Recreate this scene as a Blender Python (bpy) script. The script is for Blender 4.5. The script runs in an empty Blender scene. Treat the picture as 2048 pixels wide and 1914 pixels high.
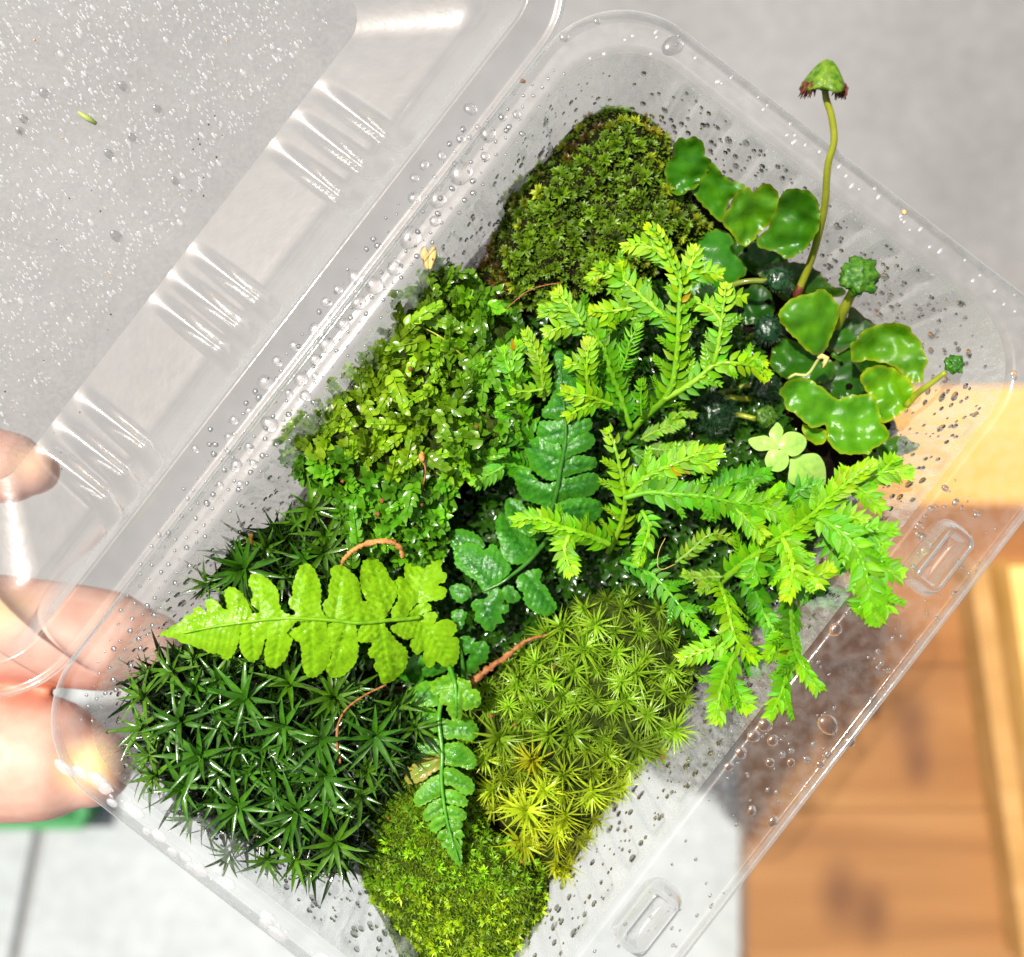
import bpy, bmesh, math, random
import numpy as np
from mathutils import Vector, Matrix, Euler, noise
from mathutils.geometry import delaunay_2d_cdt
R = math.radians
random.seed(7)
rng = random.Random(11)
scene = bpy.context.scene
col = scene.collection

# ------------------------------------------------------------------ camera
S, CD = 9.4e-5, 0.20            # metres per photo pixel on the rim plane, camera height over it
cam_d = bpy.data.cameras.new('camera')
cam = bpy.data.objects.new('camera', cam_d); col.objects.link(cam)
cam.location = (0, 0, CD)
cam_d.sensor_width = 36; cam_d.sensor_fit = 'HORIZONTAL'
cam_d.lens = 36 * CD / (2048 * S)
cam_d.clip_start, cam_d.clip_end = 0.005, 50
cam_d.dof.use_dof = True; cam_d.dof.focus_distance = CD + 0.007; cam_d.dof.aperture_fstop = 10.5
scene.camera = cam

# ------------------------------------------------------------------ sky and sun
SUN = Vector((-0.79, 0.613, 0)) * 0.43 + Vector((0, 0, 1)); SUN.normalize()
world = bpy.data.worlds.new('World'); scene.world = world; world.use_nodes = True
wn = world.node_tree.nodes; wn.clear()
sky = wn.new('ShaderNodeTexSky'); sky.sky_type = 'NISHITA'; sky.sun_disc = False
sky.sun_elevation = math.asin(SUN.z); sky.sun_rotation = math.atan2(SUN.x, SUN.y)
sky.air_density = 0.8; sky.dust_density = 6.0; sky.ozone_density = 0.1
bg = wn.new('ShaderNodeBackground'); bg.inputs['Strength'].default_value = 0.070
wo = wn.new('ShaderNodeOutputWorld')
world.node_tree.links.new(sky.outputs[0], bg.inputs[0]); world.node_tree.links.new(bg.outputs[0], wo.inputs[0])
sun_d = bpy.data.lights.new('sun', 'SUN'); sun_d.energy = 4.35; sun_d.angle = R(0.55); sun_d.color = (1, 0.965, 0.91)
sun = bpy.data.objects.new('sun', sun_d); col.objects.link(sun)
sun.rotation_euler = SUN.to_track_quat('Z', 'Y').to_euler(); sun.location = SUN * 2
scene.view_settings.view_transform = 'Standard'; scene.view_settings.look = 'None'
scene.view_settings.exposure = 0.6; scene.view_settings.gamma = 1
cy = scene.cycles
cy.max_bounces = 14; cy.transparent_max_bounces = 40; cy.transmission_bounces = 12; cy.diffuse_bounces = 4; cy.glossy_bounces = 5
cy.caustics_reflective = False; cy.caustics_refractive = False; cy.use_denoising = True
cy.sample_clamp_indirect = 6

# ------------------------------------------------------------------ helpers
def W(px, py, z=0.0):
    """point at height z under photo pixel (px, py)"""
    k = (CD - z) / CD
    return Vector(((px - 1024) * S * k, (957 - py) * S * k, z))
def crop(x0, y0, x1, w):
    s = (x1 - x0) / w
    return lambda pts: [(x0 + x * s, y0 + y * s) for x, y in pts]
cA = crop(300, 1080, 940, 1988); cB = crop(880, 680, 1280, 1239); cC = crop(760, 1260, 1000, 929)
cDD = crop(1320, 260, 1720, 1858); cE = crop(1480, 540, 1920, 1858); cF = crop(1340, 560, 1640, 1858)
cG = crop(1020, 420, 1560, 1858); cH = crop(1200, 880, 1840, 1988); cV = crop(0, 0, 2048, 1988)
c2 = crop(650, 0, 1350, 1988); c3 = crop(1300, 0, 2048, 1988); c4 = crop(0, 600, 700, 1988)
c5 = crop(650, 600, 1350, 1988); c6 = crop(1300, 600, 2048, 1988)
c7 = crop(0, 1200, 700, 1822); c8 = crop(650, 1200, 1350, 1822); c9 = crop(1300, 1200, 2048, 1946)
cI = crop(550, 500, 1100, 1572)

U = Vector((-.613, -.790, 0)); VV = Vector((.790, -.613, 0))
H0 = W(1115, 67, 0)
def HP(u, v, z=0.0):
    return H0 + U * (u * S) + VV * (v * S) + Vector((0, 0, z))

def tag(o, label=None, cat=None, group=None, kind=None):
    if label: o['label'] = label
    if cat: o['category'] = cat
    if group: o['group'] = group
    if kind: o['kind'] = kind
    return o
def thing(name, loc, label, cat, group=None):
    o = bpy.data.objects.new(name, None); col.objects.link(o); o.location = loc
    o.empty_display_size = 0.003
    return tag(o, label, cat, group)
def mesh(name, verts, faces, mat=None, smooth=True, mats=None, fmi=None):
    me = bpy.data.meshes.new(name)
    me.from_pydata([tuple(v) for v in verts], [], faces)
    if mats:
        for m in mats: me.materials.append(m)
        if fmi: me.polygons.foreach_set('material_index', fmi)
    elif mat: me.materials.append(mat)
    if smooth: me.polygons.foreach_set('use_smooth', [True] * len(me.polygons))
    me.update()
    return me
def obj(name, me, parent=None, m=None, color=None):
    o = bpy.data.objects.new(name, me); col.objects.link(o)
    if parent: o.parent = parent
    if m is not None: o.matrix_local = m
    if color: o.color = (*color, 1)
    return o
def part(name, verts, faces, mat, parent, color=None, smooth=True):
    """mesh given in world coordinates, hung under an unrotated thing"""
    L = parent.location if parent.parent is None else parent.parent.location
    return obj(name, mesh(name, [Vector(v) - L for v in verts], faces, mat, smooth), parent, None, color)

class MB:
    def __init__(self): self.v = []; self.f = []
    def add(self, vs, fs):
        n = len(self.v); self.v += [Vector(p) for p in vs]; self.f += [tuple(i + n for i in f) for f in fs]
    def inst(self, vs, fs, M):
        self.add([M @ Vector(p) for p in vs], fs)
def tube(pts, radii, n=8, cap=True, jit=0.0):
    pts = [Vector(p) for p in pts]; vs = []; fs = []
    if not hasattr(radii, '__len__'): radii = [radii] * len(pts)
    a = None
    for i, p in enumerate(pts):
        d = (pts[min(i + 1, len(pts) - 1)] - pts[max(i - 1, 0)]).normalized()
        if a is None: a = d.orthogonal().normalized()
        a = (a - d * a.dot(d)); a = a.normalized() if a.length > 1e-9 else d.orthogonal().normalized()
        b = d.cross(a)
        for k in range(n):
            t = 2 * math.pi * k / n
            rr = radii[i] * (1 + jit * (rng.random() - .5))
            vs.append(p + (a * math.cos(t) + b * math.sin(t)) * rr)
    for i in range(len(pts) - 1):
        for k in range(n):
            fs.append((i * n + k, i * n + (k + 1) % n, (i + 1) * n + (k + 1) % n, (i + 1) * n + k))
    if cap: fs.append(tuple(range(n - 1, -1, -1))); fs.append(tuple(range((len(pts) - 1) * n, len(pts) * n)))
    return vs, fs
def smooth_line(pts, step):
    """Catmull-Rom through points of any dimension, resampled about every step"""
    P = [np.array(p, float) for p in pts]
    if len(P) == 2: P = [P[0], (P[0] + P[1]) / 2, P[1]]
    Q = [2 * P[0] - P[1]] + P + [2 * P[-1] - P[-2]]
    out = []
    for i in range(1, len(Q) - 2):
        p0, p1, p2, p3 = Q[i - 1:i + 3]
        n = max(1, int(np.linalg.norm(p2 - p1) / step))
        for k in range(n):
            t = k / n
            out.append(.5 * ((2 * p1) + (-p0 + p2) * t + (2 * p0 - 5 * p1 + 4 * p2 - p3) * t * t + (-p0 + 3 * p1 - 3 * p2 + p3) * t ** 3))
    out.append(P[-1]); return out
def smooth_loop(pts, step):
    P = [np.array(p, float) for p in pts]; n = len(P); out = []
    for i in range(n):
        p0, p1, p2, p3 = P[i - 1], P[i], P[(i + 1) % n], P[(i + 2) % n]
        m = max(1, int(np.linalg.norm(p2 - p1) / step))
        for k in range(m):
            t = k / m
            out.append(.5 * ((2 * p1) + (-p0 + p2) * t + (2 * p0 - 5 * p1 + 4 * p2 - p3) * t * t + (-p0 + 3 * p1 - 3 * p2 + p3) * t ** 3))
    return out
def inside(pts, poly):
    pts = np.asarray(pts, float); poly = np.asarray(poly, float)
    x, y = pts[:, 0], pts[:, 1]; r = np.zeros(len(pts), bool); j = len(poly) - 1
    for i in range(len(poly)):
        xi, yi = poly[i]; xj, yj = poly[j]
        with np.errstate(divide='ignore', invalid='ignore'):
            c = ((yi > y) != (yj > y)) & (x < (xj - xi) * (y - yi) / (yj - yi + 1e-12) + xi)
        r ^= c; j = i
    return r
def seg_dist(pts, line, closed=True):
    pts = np.asarray(pts, float); line = np.asarray(line, float)
    best = np.full(len(pts), 1e9); n = len(line)
    for i in range(n if closed else n - 1):
        a = line[i]; b = line[(i + 1) % n]; ab = b - a
        t = np.clip(((pts - a) @ ab) / (ab @ ab + 1e-12), 0, 1)
        best = np.minimum(best, np.hypot(*(pts - a - t[:, None] * ab).T))
    return best
def scatter(poly, spacing, n_try=None, margin=0, seed=1):
    rn = random.Random(seed); poly = np.asarray(poly, float)
    x0, y0 = poly.min(0); x1, y1 = poly.max(0)
    n_try = n_try or int((x1 - x0) * (y1 - y0) / spacing ** 2 * 14)
    c = [(rn.uniform(x0, x1), rn.uniform(y0, y1)) for _ in range(n_try)]
    ok = inside(c, poly)
    if margin: ok &= seg_dist(c, poly) > margin
    grid = {}; out = []
    for p, k in zip(c, ok):
        if not k: continue
        g = (int(p[0] // spacing), int(p[1] // spacing))
        if any((q[0] - p[0]) ** 2 + (q[1] - p[1]) ** 2 < spacing ** 2
               for i in (-1, 0, 1) for j in (-1, 0, 1) for q in grid.get((g[0] + i, g[1] + j), ())): continue
        grid.setdefault(g, []).append(p); out.append(p)
    return out
def fill(outline, step, seed=1, jitter=.35):
    """triangulate a pixel outline with interior points; returns 2D points, triangles, distance to the outline"""
    rn = random.Random(seed); o = np.asarray(outline, float)
    x0, y0 = o.min(0); x1, y1 = o.max(0); g = []
    y = y0; row = 0
    while y < y1:
        x = x0 + (row % 2) * step / 2
        while x < x1:
            g.append((x + rn.uniform(-jitter, jitter) * step, y + rn.uniform(-jitter, jitter) * step)); x += step
        y += step * .866; row += 1
    if g:
        ok = inside(g, o) & (seg_dist(g, o) > step * .55)
        g = [p for p, k in zip(g, ok) if k]
    vs = [Vector(p) for p in outline] + [Vector(p) for p in g]; n = len(outline)
    r = delaunay_2d_cdt(vs, [(i, (i + 1) % n) for i in range(n)], [], 1, 1e-4)
    p2 = [(v.x, v.y) for v in r[0]]; tri = [tuple(f) for f in r[2]]
    return p2, tri, seg_dist(p2, o)
def nz(x, y, z=0.0): return noise.noise(Vector((x, y, z)))
def frame(pos, up, fwd, s=1.0):
    up = Vector(up).normalized(); f = Vector(fwd); f = f - up * f.dot(up)
    f = f.normalized() if f.length > 1e-9 else up.orthogonal().normalized()
    x = f.cross(up)
    M = Matrix((x, f, up)).transposed().to_4x4() @ Matrix.Diagonal((s, s, s, 1)) if not hasattr(s, '__len__') else Matrix((x, f, up)).transposed().to_4x4() @ Matrix.Diagonal((*s, 1))
    M.translation = pos
    return M

# ------------------------------------------------------------------ materials
def mat_new(name):
    m = bpy.data.materials.new(name); m.use_nodes = True; nt = m.node_tree; nt.nodes.clear()
    out = nt.nodes.new('ShaderNodeOutputMaterial')
    def N(t, **kw):
        n = nt.nodes.new('ShaderNode' + t)
        for k, v in kw.items():
            if k in n.inputs: n.inputs[k].default_value = v
            else: setattr(n, k, v)
        return n
    def L(a, b): nt.links.new(a, b)
    return m, N, L, out
def ramp(N, pts):
    r = N('ValToRGB'); e = r.color_ramp.elements
    while len(e) < len(pts): e.new(.5)
    for i, (p, c) in enumerate(pts):
        e[i].position = p; e[i].color = (c, c, c, 1) if not hasattr(c, '__len__') else (*c, 1)
    return r
def mixc(N, L, a, b, fac, mode='MIX'):
    n = N('Mix', data_type='RGBA', blend_type=mode)
    for s, v in ((n.inputs[6], a), (n.inputs[7], b)):
        if hasattr(v, 'links'): L(v, s)
        else: s.default_value = (*v, 1)
    if hasattr(fac, 'links'): L(fac, n.inputs[0])
    else: n.inputs[0].default_value = fac
    return n.outputs[2]
def leaf_mat(name, a, b, scale=900, trans=.3, rough=.38, coat=.4, bump=.25, bscale=2600, use_color=False, tcol=None, rand=.15, spots=None, wetness=.5, spec=.3):
    m, N, L, out = mat_new(name)
    tc = N('TexCoord'); ns = N('TexNoise', Scale=scale, Detail=3.0); L(tc.outputs['Object'], ns.inputs['Vector'])
    rp = ramp(N, [(.35, 0), (.68, 1)]); L(ns.outputs['Fac'], rp.inputs[0])
    c = mixc(N, L, a, b, rp.outputs[0])
    oi = N('ObjectInfo')
    if use_color: c = mixc(N, L, c, oi.outputs['Color'], 1.0, 'MULTIPLY')
    hs = N('HueSaturation'); L(c, hs.inputs['Color'])
    mr = N('MapRange'); L(oi.outputs['Random'], mr.inputs[0]); mr.inputs[3].default_value = 1 - rand; mr.inputs[4].default_value = 1 + rand
    L(mr.outputs[0], hs.inputs['Value']); c = hs.outputs[0]
    if spots:
        sn = N('TexNoise', Scale=spots[1], Detail=2.0); L(tc.outputs['Object'], sn.inputs['Vector'])
        sr = ramp(N, [(spots[2], 0), (spots[2] + .08, 1)]); L(sn.outputs['Fac'], sr.inputs[0])
        c = mixc(N, L, c, spots[0], sr.outputs[0])
    pb = N('BsdfPrincipled', Roughness=rough); L(c, pb.inputs['Base Color']); pb.inputs['Specular IOR Level'].default_value = spec
    pb.inputs['Coat Weight'].default_value = coat; pb.inputs['Coat Roughness'].default_value = .12
    wn_ = N('TexNoise', Scale=scale * .35, Detail=2.0); L(tc.outputs['Object'], wn_.inputs['Vector'])
    wr = ramp(N, [(.42, rough + .12), (.6, max(.08, rough - wetness * .45))]); L(wn_.outputs['Fac'], wr.inputs[0]); L(wr.outputs[0], pb.inputs['Roughness'])
    bn = N('TexNoise', Scale=bscale, Detail=2.0); L(tc.outputs['Object'], bn.inputs['Vector'])
    bp = N('Bump', Strength=bump, Distance=.0002); L(bn.outputs['Fac'], bp.inputs['Height']); L(bp.outputs[0], pb.inputs['Normal']); L(bp.outputs[0], pb.inputs['Coat Normal'])
    tr = N('BsdfTranslucent')
    tcl = mixc(N, L, c, tcol or (1.0, .95, .35), 1.0, 'MULTIPLY'); L(tcl, tr.inputs['Color'])
    mx = N('MixShader'); mx.inputs[0].default_value = trans; L(pb.outputs[0], mx.inputs[1]); L(tr.outputs[0], mx.inputs[2]); L(mx.outputs[0], out.inputs[0])
    return m
def solid_mat(name, a, b, scale=600, rough=.8, bump=.5, bscale=1500, spec=.3, detail=5.0, dist=.0003):
    m, N, L, out = mat_new(name)
    tc = N('TexCoord'); ns = N('TexNoise', Scale=scale, Detail=detail); L(tc.outputs['Object'], ns.inputs['Vector'])
    rp = ramp(N, [(.35, 0), (.65, 1)]); L(ns.outputs['Fac'], rp.inputs[0])
    c = mixc(N, L, a, b, rp.outputs[0])
    pb = N('BsdfPrincipled', Roughness=rough); pb.inputs['Specular IOR Level'].default_value = spec; L(c, pb.inputs['Base Color'])
    bn = N('TexNoise', Scale=bscale, Detail=4.0); L(tc.outputs['Object'], bn.inputs['Vector'])
    bp = N('Bump', Strength=bump, Distance=dist); L(bn.outputs['Fac'], bp.inputs['Height']); L(bp.outputs[0], pb.inputs['Normal'])
    L(pb.outputs[0], out.inputs[0]); return m
def plastic_mat(name, haze=.04, lo=None, hi=None, scale=(2500, 2500, 2500), rough=.045, tint=.97, speck=False, bump=0.0, refl=1.0, edge=.55):
    """thin clear sheet: straight-through light, fresnel mirror and a film of condensation or scuffs"""
    m, N, L, out = mat_new(name)
    tp = N('BsdfTransparent'); tp.inputs[0].default_value = (tint, tint, tint, 1)
    gl = N('BsdfGlossy', Roughness=rough)
    lwf = N('LayerWeight', Blend=.5); pw_ = N('Math', operation='POWER'); L(lwf.outputs['Facing'], pw_.inputs[0]); pw_.inputs[1].default_value = 4.5
    k = N('Math', operation='MULTIPLY_ADD'); L(pw_.outputs[0], k.inputs[0]); k.inputs[1].default_value = .85 * refl; k.inputs[2].default_value = .065 * refl; k.use_clamp = True
    tc = N('TexCoord'); mp = N('Mapping'); mp.inputs['Scale'].default_value = scale; L(tc.outputs['Object'], mp.inputs[0])
    n1 = N('TexNoise', Scale=1.0, Detail=4.0); L(mp.outputs[0], n1.inputs['Vector'])
    m1 = N('MixShader'); L(k.outputs[0], m1.inputs[0]); L(tp.outputs[0], m1.inputs[1]); L(gl.outputs[0], m1.inputs[2])
    df = N('BsdfDiffuse'); df.inputs[0].default_value = (.86, .88, .87, 1)
    tl = N('BsdfTranslucent'); tl.inputs[0].default_value = (.88, .9, .88, 1)
    fg = N('MixShader'); fg.inputs[0].default_value = .5; L(df.outputs[0], fg.inputs[1]); L(tl.outputs[0], fg.inputs[2])
    m2 = N('MixShader'); L(m1.outputs[0], m2.inputs[1]); L(fg.outputs[0], m2.inputs[2])
    ep = N('Math', operation='POWER'); L(lwf.outputs['Facing'], ep.inputs[0]); ep.inputs[1].default_value = 3.2
    ea = N('Math', operation='MULTIPLY_ADD'); L(ep.outputs[0], ea.inputs[0]); ea.inputs[1].default_value = edge; ea.use_clamp = True; L(ea.outputs[0], m2.inputs[0])
    if lo is None: ea.inputs[2].default_value = haze
    else:
        r = ramp(N, [(.36, lo), (.64, hi)]); L(n1.outputs['Fac'], r.inputs[0])
        f = r.outputs[0]
        if speck:
            v = N('TexVoronoi', Scale=1.0); mp2 = N('Mapping'); mp2.inputs['Scale'].default_value = (2300, 2300, 1500); L(tc.outputs['Object'], mp2.inputs[0]); L(mp2.outputs[0], v.inputs['Vector'])
            vr = ramp(N, [(.10, .35), (.34, 1.0)]); L(v.outputs['Distance'], vr.inputs[0])
            q = N('Math', operation='MULTIPLY'); L(f, q.inputs[0]); L(vr.outputs[0], q.inputs[1]); f = q.outputs[0]
        L(f, ea.inputs[2])
    if bump:
        bn = N('TexNoise', Scale=420.0, Detail=3.0); L(tc.outputs['Object'], bn.inputs['Vector'])
        bp = N('Bump', Strength=bump, Distance=.0006); L(bn.outputs['Fac'], bp.inputs['Height']); L(bp.outputs[0], gl.inputs['Normal'])
    L(m2.outputs[0], out.inputs[0]); return m

M_clear = plastic_mat('clear_plastic', haze=.05, bump=.12)
M_flange = plastic_mat('rim_plastic', lo=.02, hi=.11, scale=(400, 400, 400), bump=.1, refl=1.0, tint=.98, rough=.08, edge=.85)
M_stud = plastic_mat('stud_plastic', haze=.05, tint=.93, rough=.07, refl=2.4, edge=1.3)
M_wall = plastic_mat('fogged_plastic', lo=.20, hi=.46, scale=(900, 900, 220), speck=True, bump=.25, refl=.55, tint=.99, edge=.26)
M_base = plastic_mat('fogged_base_plastic', lo=.30, hi=.5, scale=(300, 300, 300), bump=.2, refl=.4, tint=.99)
M_lid = plastic_mat('lid_plastic', haze=.02, tint=.965, bump=.10, rough=.10, refl=1.7, edge=.42)
M_panel = plastic_mat('misted_lid_plastic', lo=.03, hi=.13, scale=(1300, 1300, 1300), tint=.87, speck=False, bump=.25, rough=.13)
def water_mat():
    m, N, L, out = mat_new('water')
    pb = N('BsdfPrincipled', Roughness=0.0, IOR=1.333); pb.inputs['Transmission Weight'].default_value = 1
    gl = N('BsdfGlossy', Roughness=.16); tp = N('BsdfTransparent'); tp.inputs[0].default_value = (.98, .98, .98, 1)
    m0 = N('MixShader'); m0.inputs[0].default_value = .30; L(pb.outputs[0], m0.inputs[1]); L(tp.outputs[0], m0.inputs[2])
    m1 = N('MixShader'); m1.inputs[0].default_value = .07; L(m0.outputs[0], m1.inputs[1]); L(gl.outputs[0], m1.inputs[2])
    L(m1.outputs[0], out.inputs[0]); return m
M_water = water_mat()
M_walldrop = M_water.copy(); M_walldrop.name = 'wall_drop_water'
for n_ in M_walldrop.node_tree.nodes:
    if n_.type == 'MIX_SHADER': n_.inputs[0].default_value = min(n_.inputs[0].default_value, .05)
def mist_mat():
    m, N, L, out = mat_new('mist_droplet')
    tp = N('BsdfTransparent'); gl = N('BsdfGlossy', Roughness=.22); df = N('BsdfDiffuse'); df.inputs[0].default_value = (.9, .9, .9, 1)
    tl = N('BsdfTranslucent'); tl.inputs[0].default_value = (.9, .9, .9, 1)
    m0 = N('MixShader'); m0.inputs[0].default_value = .5; L(df.outputs[0], m0.inputs[1]); L(tl.outputs[0], m0.inputs[2])
    m1 = N('MixShader'); m1.inputs[0].default_value = .2; L(m0.outputs[0], m1.inputs[1]); L(gl.outputs[0], m1.inputs[2])
    lw = N('LayerWeight', Blend=.35); r = ramp(N, [(.0, .46), (.75, .06)]); L(lw.outputs['Facing'], r.inputs[0])
    m2 = N('MixShader'); L(r.outputs[0], m2.inputs[0]); L(tp.outputs[0], m2.inputs[1]); L(m1.outputs[0], m2.inputs[2])
    L(m2.outputs[0], out.inputs[0]); return m
M_mist = mist_mat()
# ------------------------------------------------------------------ background: floor, wooden tray, green tray
ZF, ZW = -0.55, -0.475
def floor_mat(name, a, b, c, sc):
    m, N, L, out = mat_new(name)
    tc = N('TexCoord'); n1 = N('TexNoise', Scale=sc, Detail=5.0, Roughness=.6); L(tc.outputs['Object'], n1.inputs['Vector'])
    r1 = ramp(N, [(.3, a), (.5, b), (.72, c)]); L(n1.outputs['Fac'], r1.inputs[0])
    n2 = N('TexNoise', Scale=sc * 14, Detail=4.0); L(tc.outputs['Object'], n2.inputs['Vector'])
    r2 = ramp(N, [(.3, .88), (.7, 1.05)]); L(n2.outputs['Fac'], r2.inputs[0])
    cc = mixc(N, L, r1.outputs[0], r2.outputs[0], 1.0, 'MULTIPLY')
    pb = N('BsdfPrincipled', Roughness=.62); L(cc, pb.inputs['Base Color'])
    bp = N('Bump', Strength=.15, Distance=.001); L(n2.outputs['Fac'], bp.inputs['Height']); L(bp.outputs[0], pb.inputs['Normal'])
    L(pb.outputs[0], out.inputs[0]); return m
M_floor = floor_mat('floor_tile_warm', (.165, .162, .155), (.193, .19, .181), (.218, .214, .206), 7)
M_floor2 = floor_mat('floor_tile_cool', (.29, .318, .313), (.345, .372, .367), (.395, .418, .412), 6)  # cool tile, its colour also whitened to paint sun on the lower row
M_grout = solid_mat('grout', (.20, .205, .20), (.24, .24, .235), 300)
def slab(name, x0, x1, y0, y1, zt, th, mat, parent, bev=.002):
    bm = bmesh.new(); bmesh.ops.create_cube(bm, size=1)
    for v in bm.verts: v.co = Vector(((x0 + x1) / 2 + v.co.x * (x1 - x0), (y0 + y1) / 2 + v.co.y * (y1 - y0), zt - th / 2 + v.co.z * th))
    bmesh.ops.bevel(bm, geom=bm.edges[:], offset=bev, segments=2, affect='EDGES')
    me = bpy.data.meshes.new(name); bm.to_mesh(me); bm.free(); me.materials.append(mat)
    o = bpy.data.objects.new(name, me); col.objects.link(o)
    if parent: o.parent = parent
    return o
fl = slab('floor', -9, 9, -9, 9, ZF - .004, .05, M_grout, None, .001); tag(fl, 'pale tiled floor far below the open clamshell', 'floor', kind='structure')
jx = W(58, 1780, ZF).x; jy = W(0, 1240, ZF).y
T = 1.3; g = .0035
for i in range(-2, 3):
    for j in range(-2, 2):
        x0, y1 = jx + i * T + (0 if j >= 0 else -.32), jy - j * T
        slab('tile', x0 + g, x0 + T - g, y1 - T + g, y1 - g, ZF + (.0006 if (i + j) % 2 else 0), .006, M_floor2 if j >= 0 else M_floor, fl, .0018)

piv = Vector((jx, W(0, 1780, ZF).y, 0)); fl.rotation_euler = (0, 0, R(-11)); fl.location = piv - Matrix.Rotation(R(-11), 3, 'Z') @ piv
def wood_mat(name, a, b, c, seed, knots=()):
    m, N, L, out = mat_new(name)
    tc = N('TexCoord'); mp = N('Mapping'); mp.inputs['Location'].default_value = (seed * 3.1, seed * 1.7, seed); mp.inputs['Scale'].default_value = (3, 26, 26)
    L(tc.outputs['Object'], mp.inputs[0])
    n1 = N('TexNoise', Scale=1.0, Detail=6.0, Distortion=.6); L(mp.outputs[0], n1.inputs['Vector'])
    r1 = ramp(N, [(.3, a), (.5, b), (.72, c)]); L(n1.outputs['Fac'], r1.inputs[0]); cc = r1.outputs[0]
    for (kx, ky, kr) in knots:
        s = N('VectorMath', operation='SUBTRACT'); L(tc.outputs['Object'], s.inputs[0]); s.inputs[1].default_value = (kx, ky, ZW)
        q = N('VectorMath', operation='MULTIPLY'); L(s.outputs[0], q.inputs[0]); q.inputs[1].default_value = (1, .62, 1)
        d = N('VectorMath', operation='LENGTH'); L(q.outputs[0], d.inputs[0])
        rr = ramp(N, [(kr * .2, .85), (kr, 0)]); L(d.outputs[1], rr.inputs[0])
        cc = mixc(N, L, cc, (.12, .05, .02), rr.outputs[0])
    pb = N('BsdfPrincipled', Roughness=.45); L(cc, pb.inputs['Base Color'])
    bp = N('Bump', Strength=.2, Distance=.001); L(n1.outputs['Fac'], bp.inputs['Height']); L(bp.outputs[0], pb.inputs['Normal'])
    L(pb.outputs[0], out.inputs[0]); return m
wx0 = W(1497, 0, ZW).x; wy0 = W(0, 772, ZW).y
tray_w = thing('wooden_tray', (wx0 + .2, wy0 - .2, ZF), 'blurred knotty pine tray with a raised lip, on the floor below the clamshell', 'wooden tray')
def knot_at(*pts): return [(W(x, y, ZW).x, W(x, y, ZW).y, r) for x, y, r in pts]
kn = [knot_at((1822, 1440, .017)), knot_at((1836, 1525, .013)), knot_at((1680, 1790, .019), (1742, 1825, .017)), ()]
wn_y = [W(0, y, ZW).y for y in (772, 1010, 1330, 1620, 1930, 2500)]
tones = [((.52, .24, .05), (.62, .31, .07), (.70, .38, .11)), ((.19, .075, .02), (.25, .105, .028), (.31, .145, .045)),
         ((.19, .08, .023), (.25, .112, .033), (.31, .155, .05)), ((.20, .088, .028), (.26, .12, .038), (.32, .16, .056)), ((.21, .10, .038), (.27, .135, .05), (.33, .175, .068))]  # first tone paints the sunlit plank, the darker ones the shaded wood
allk = sum((list(k) for k in kn), [])
for i in range(5):
    ks = [k for k in allk if wn_y[i + 1] < k[1] < wn_y[i]]
    o = slab('plank', wx0, wx0 + .75, wn_y[i + 1] + .0002, wn_y[i] - .0002, ZW + (.0008 if i % 2 else 0), .03, wood_mat('pine_plank', *tones[i], i + 1, ks), None, .0015)
    o.parent = tray_w; o.data.transform(Matrix.Translation(-tray_w.location))
    for v in o.data.materials: pass
# knots are placed in object space of the planks, so shift the material lookup by the tray location
for m in bpy.data.materials:
    if m.name.startswith('pine_plank'):
        for n in m.node_tree.nodes:
            if n.type == 'VECT_MATH' and n.operation == 'SUBTRACT':
                n.inputs[1].default_value = Vector(n.inputs[1].default_value) - tray_w.location
M_pine_lip = wood_mat('pine_lip', (.30, .16, .045), (.38, .21, .065), (.46, .27, .10), 9)
M_pine_lip2 = wood_mat('pine_lip_sunlit', (.62, .36, .09), (.72, .44, .13), (.80, .52, .20), 12)  # paler copy of the lip wood, sunlight painted into its colour
def prism(name, quad, z0, z1, mat, parent):
    n = len(quad); vs = [Vector((*q, z0)) for q in quad] + [Vector((*q, z1)) for q in quad]
    fs = [tuple(range(n - 1, -1, -1)), tuple(range(n, 2 * n))] + [(i, (i + 1) % n, (i + 1) % n + n, i + n) for i in range(n)]
    return part(name, vs, fs, mat, parent, smooth=False)
def xy(x, y, z): p = W(x, y, z); return (p.x, p.y)
zl = ZW + .028
prism('lip', [xy(1938, 1130, zl), xy(1975, 1130, zl), xy(2092, 1930, zl), xy(2050, 1930, zl)][::-1], ZW + .001, zl, M_pine_lip, tray_w)
prism('lip', [xy(2000, 1130, zl), xy(2300, 1130, zl), xy(2400, 1930, zl), xy(2115, 1930, zl)][::-1], ZW + .001, zl + .012, M_pine_lip2, tray_w)

M_green = solid_mat('green_plastic', (.04, .20, .06), (.05, .24, .08), 200, .5)
gt = thing('green_tray', W(90, 1330, ZF), 'blurred green plastic tray on the pale floor behind the fingertips', 'tray')
def rect_px(x0, y0, x1, y1, z): return [xy(x0, y0, z), xy(x1, y0, z), xy(x1, y1, z), xy(x0, y1, z)][::-1]
prism('base', rect_px(-500, 1500, 178, 1640, ZF), ZF + .003, ZF + .012, M_green, gt)
for q in ((-500, 1628, 178, 1650), (-500, 1490, 178, 1506), (166, 1507, 186, 1627)):
    prism('rim', rect_px(*q, ZF + .02), ZF + .003, ZF + .03, M_green, gt)

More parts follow.
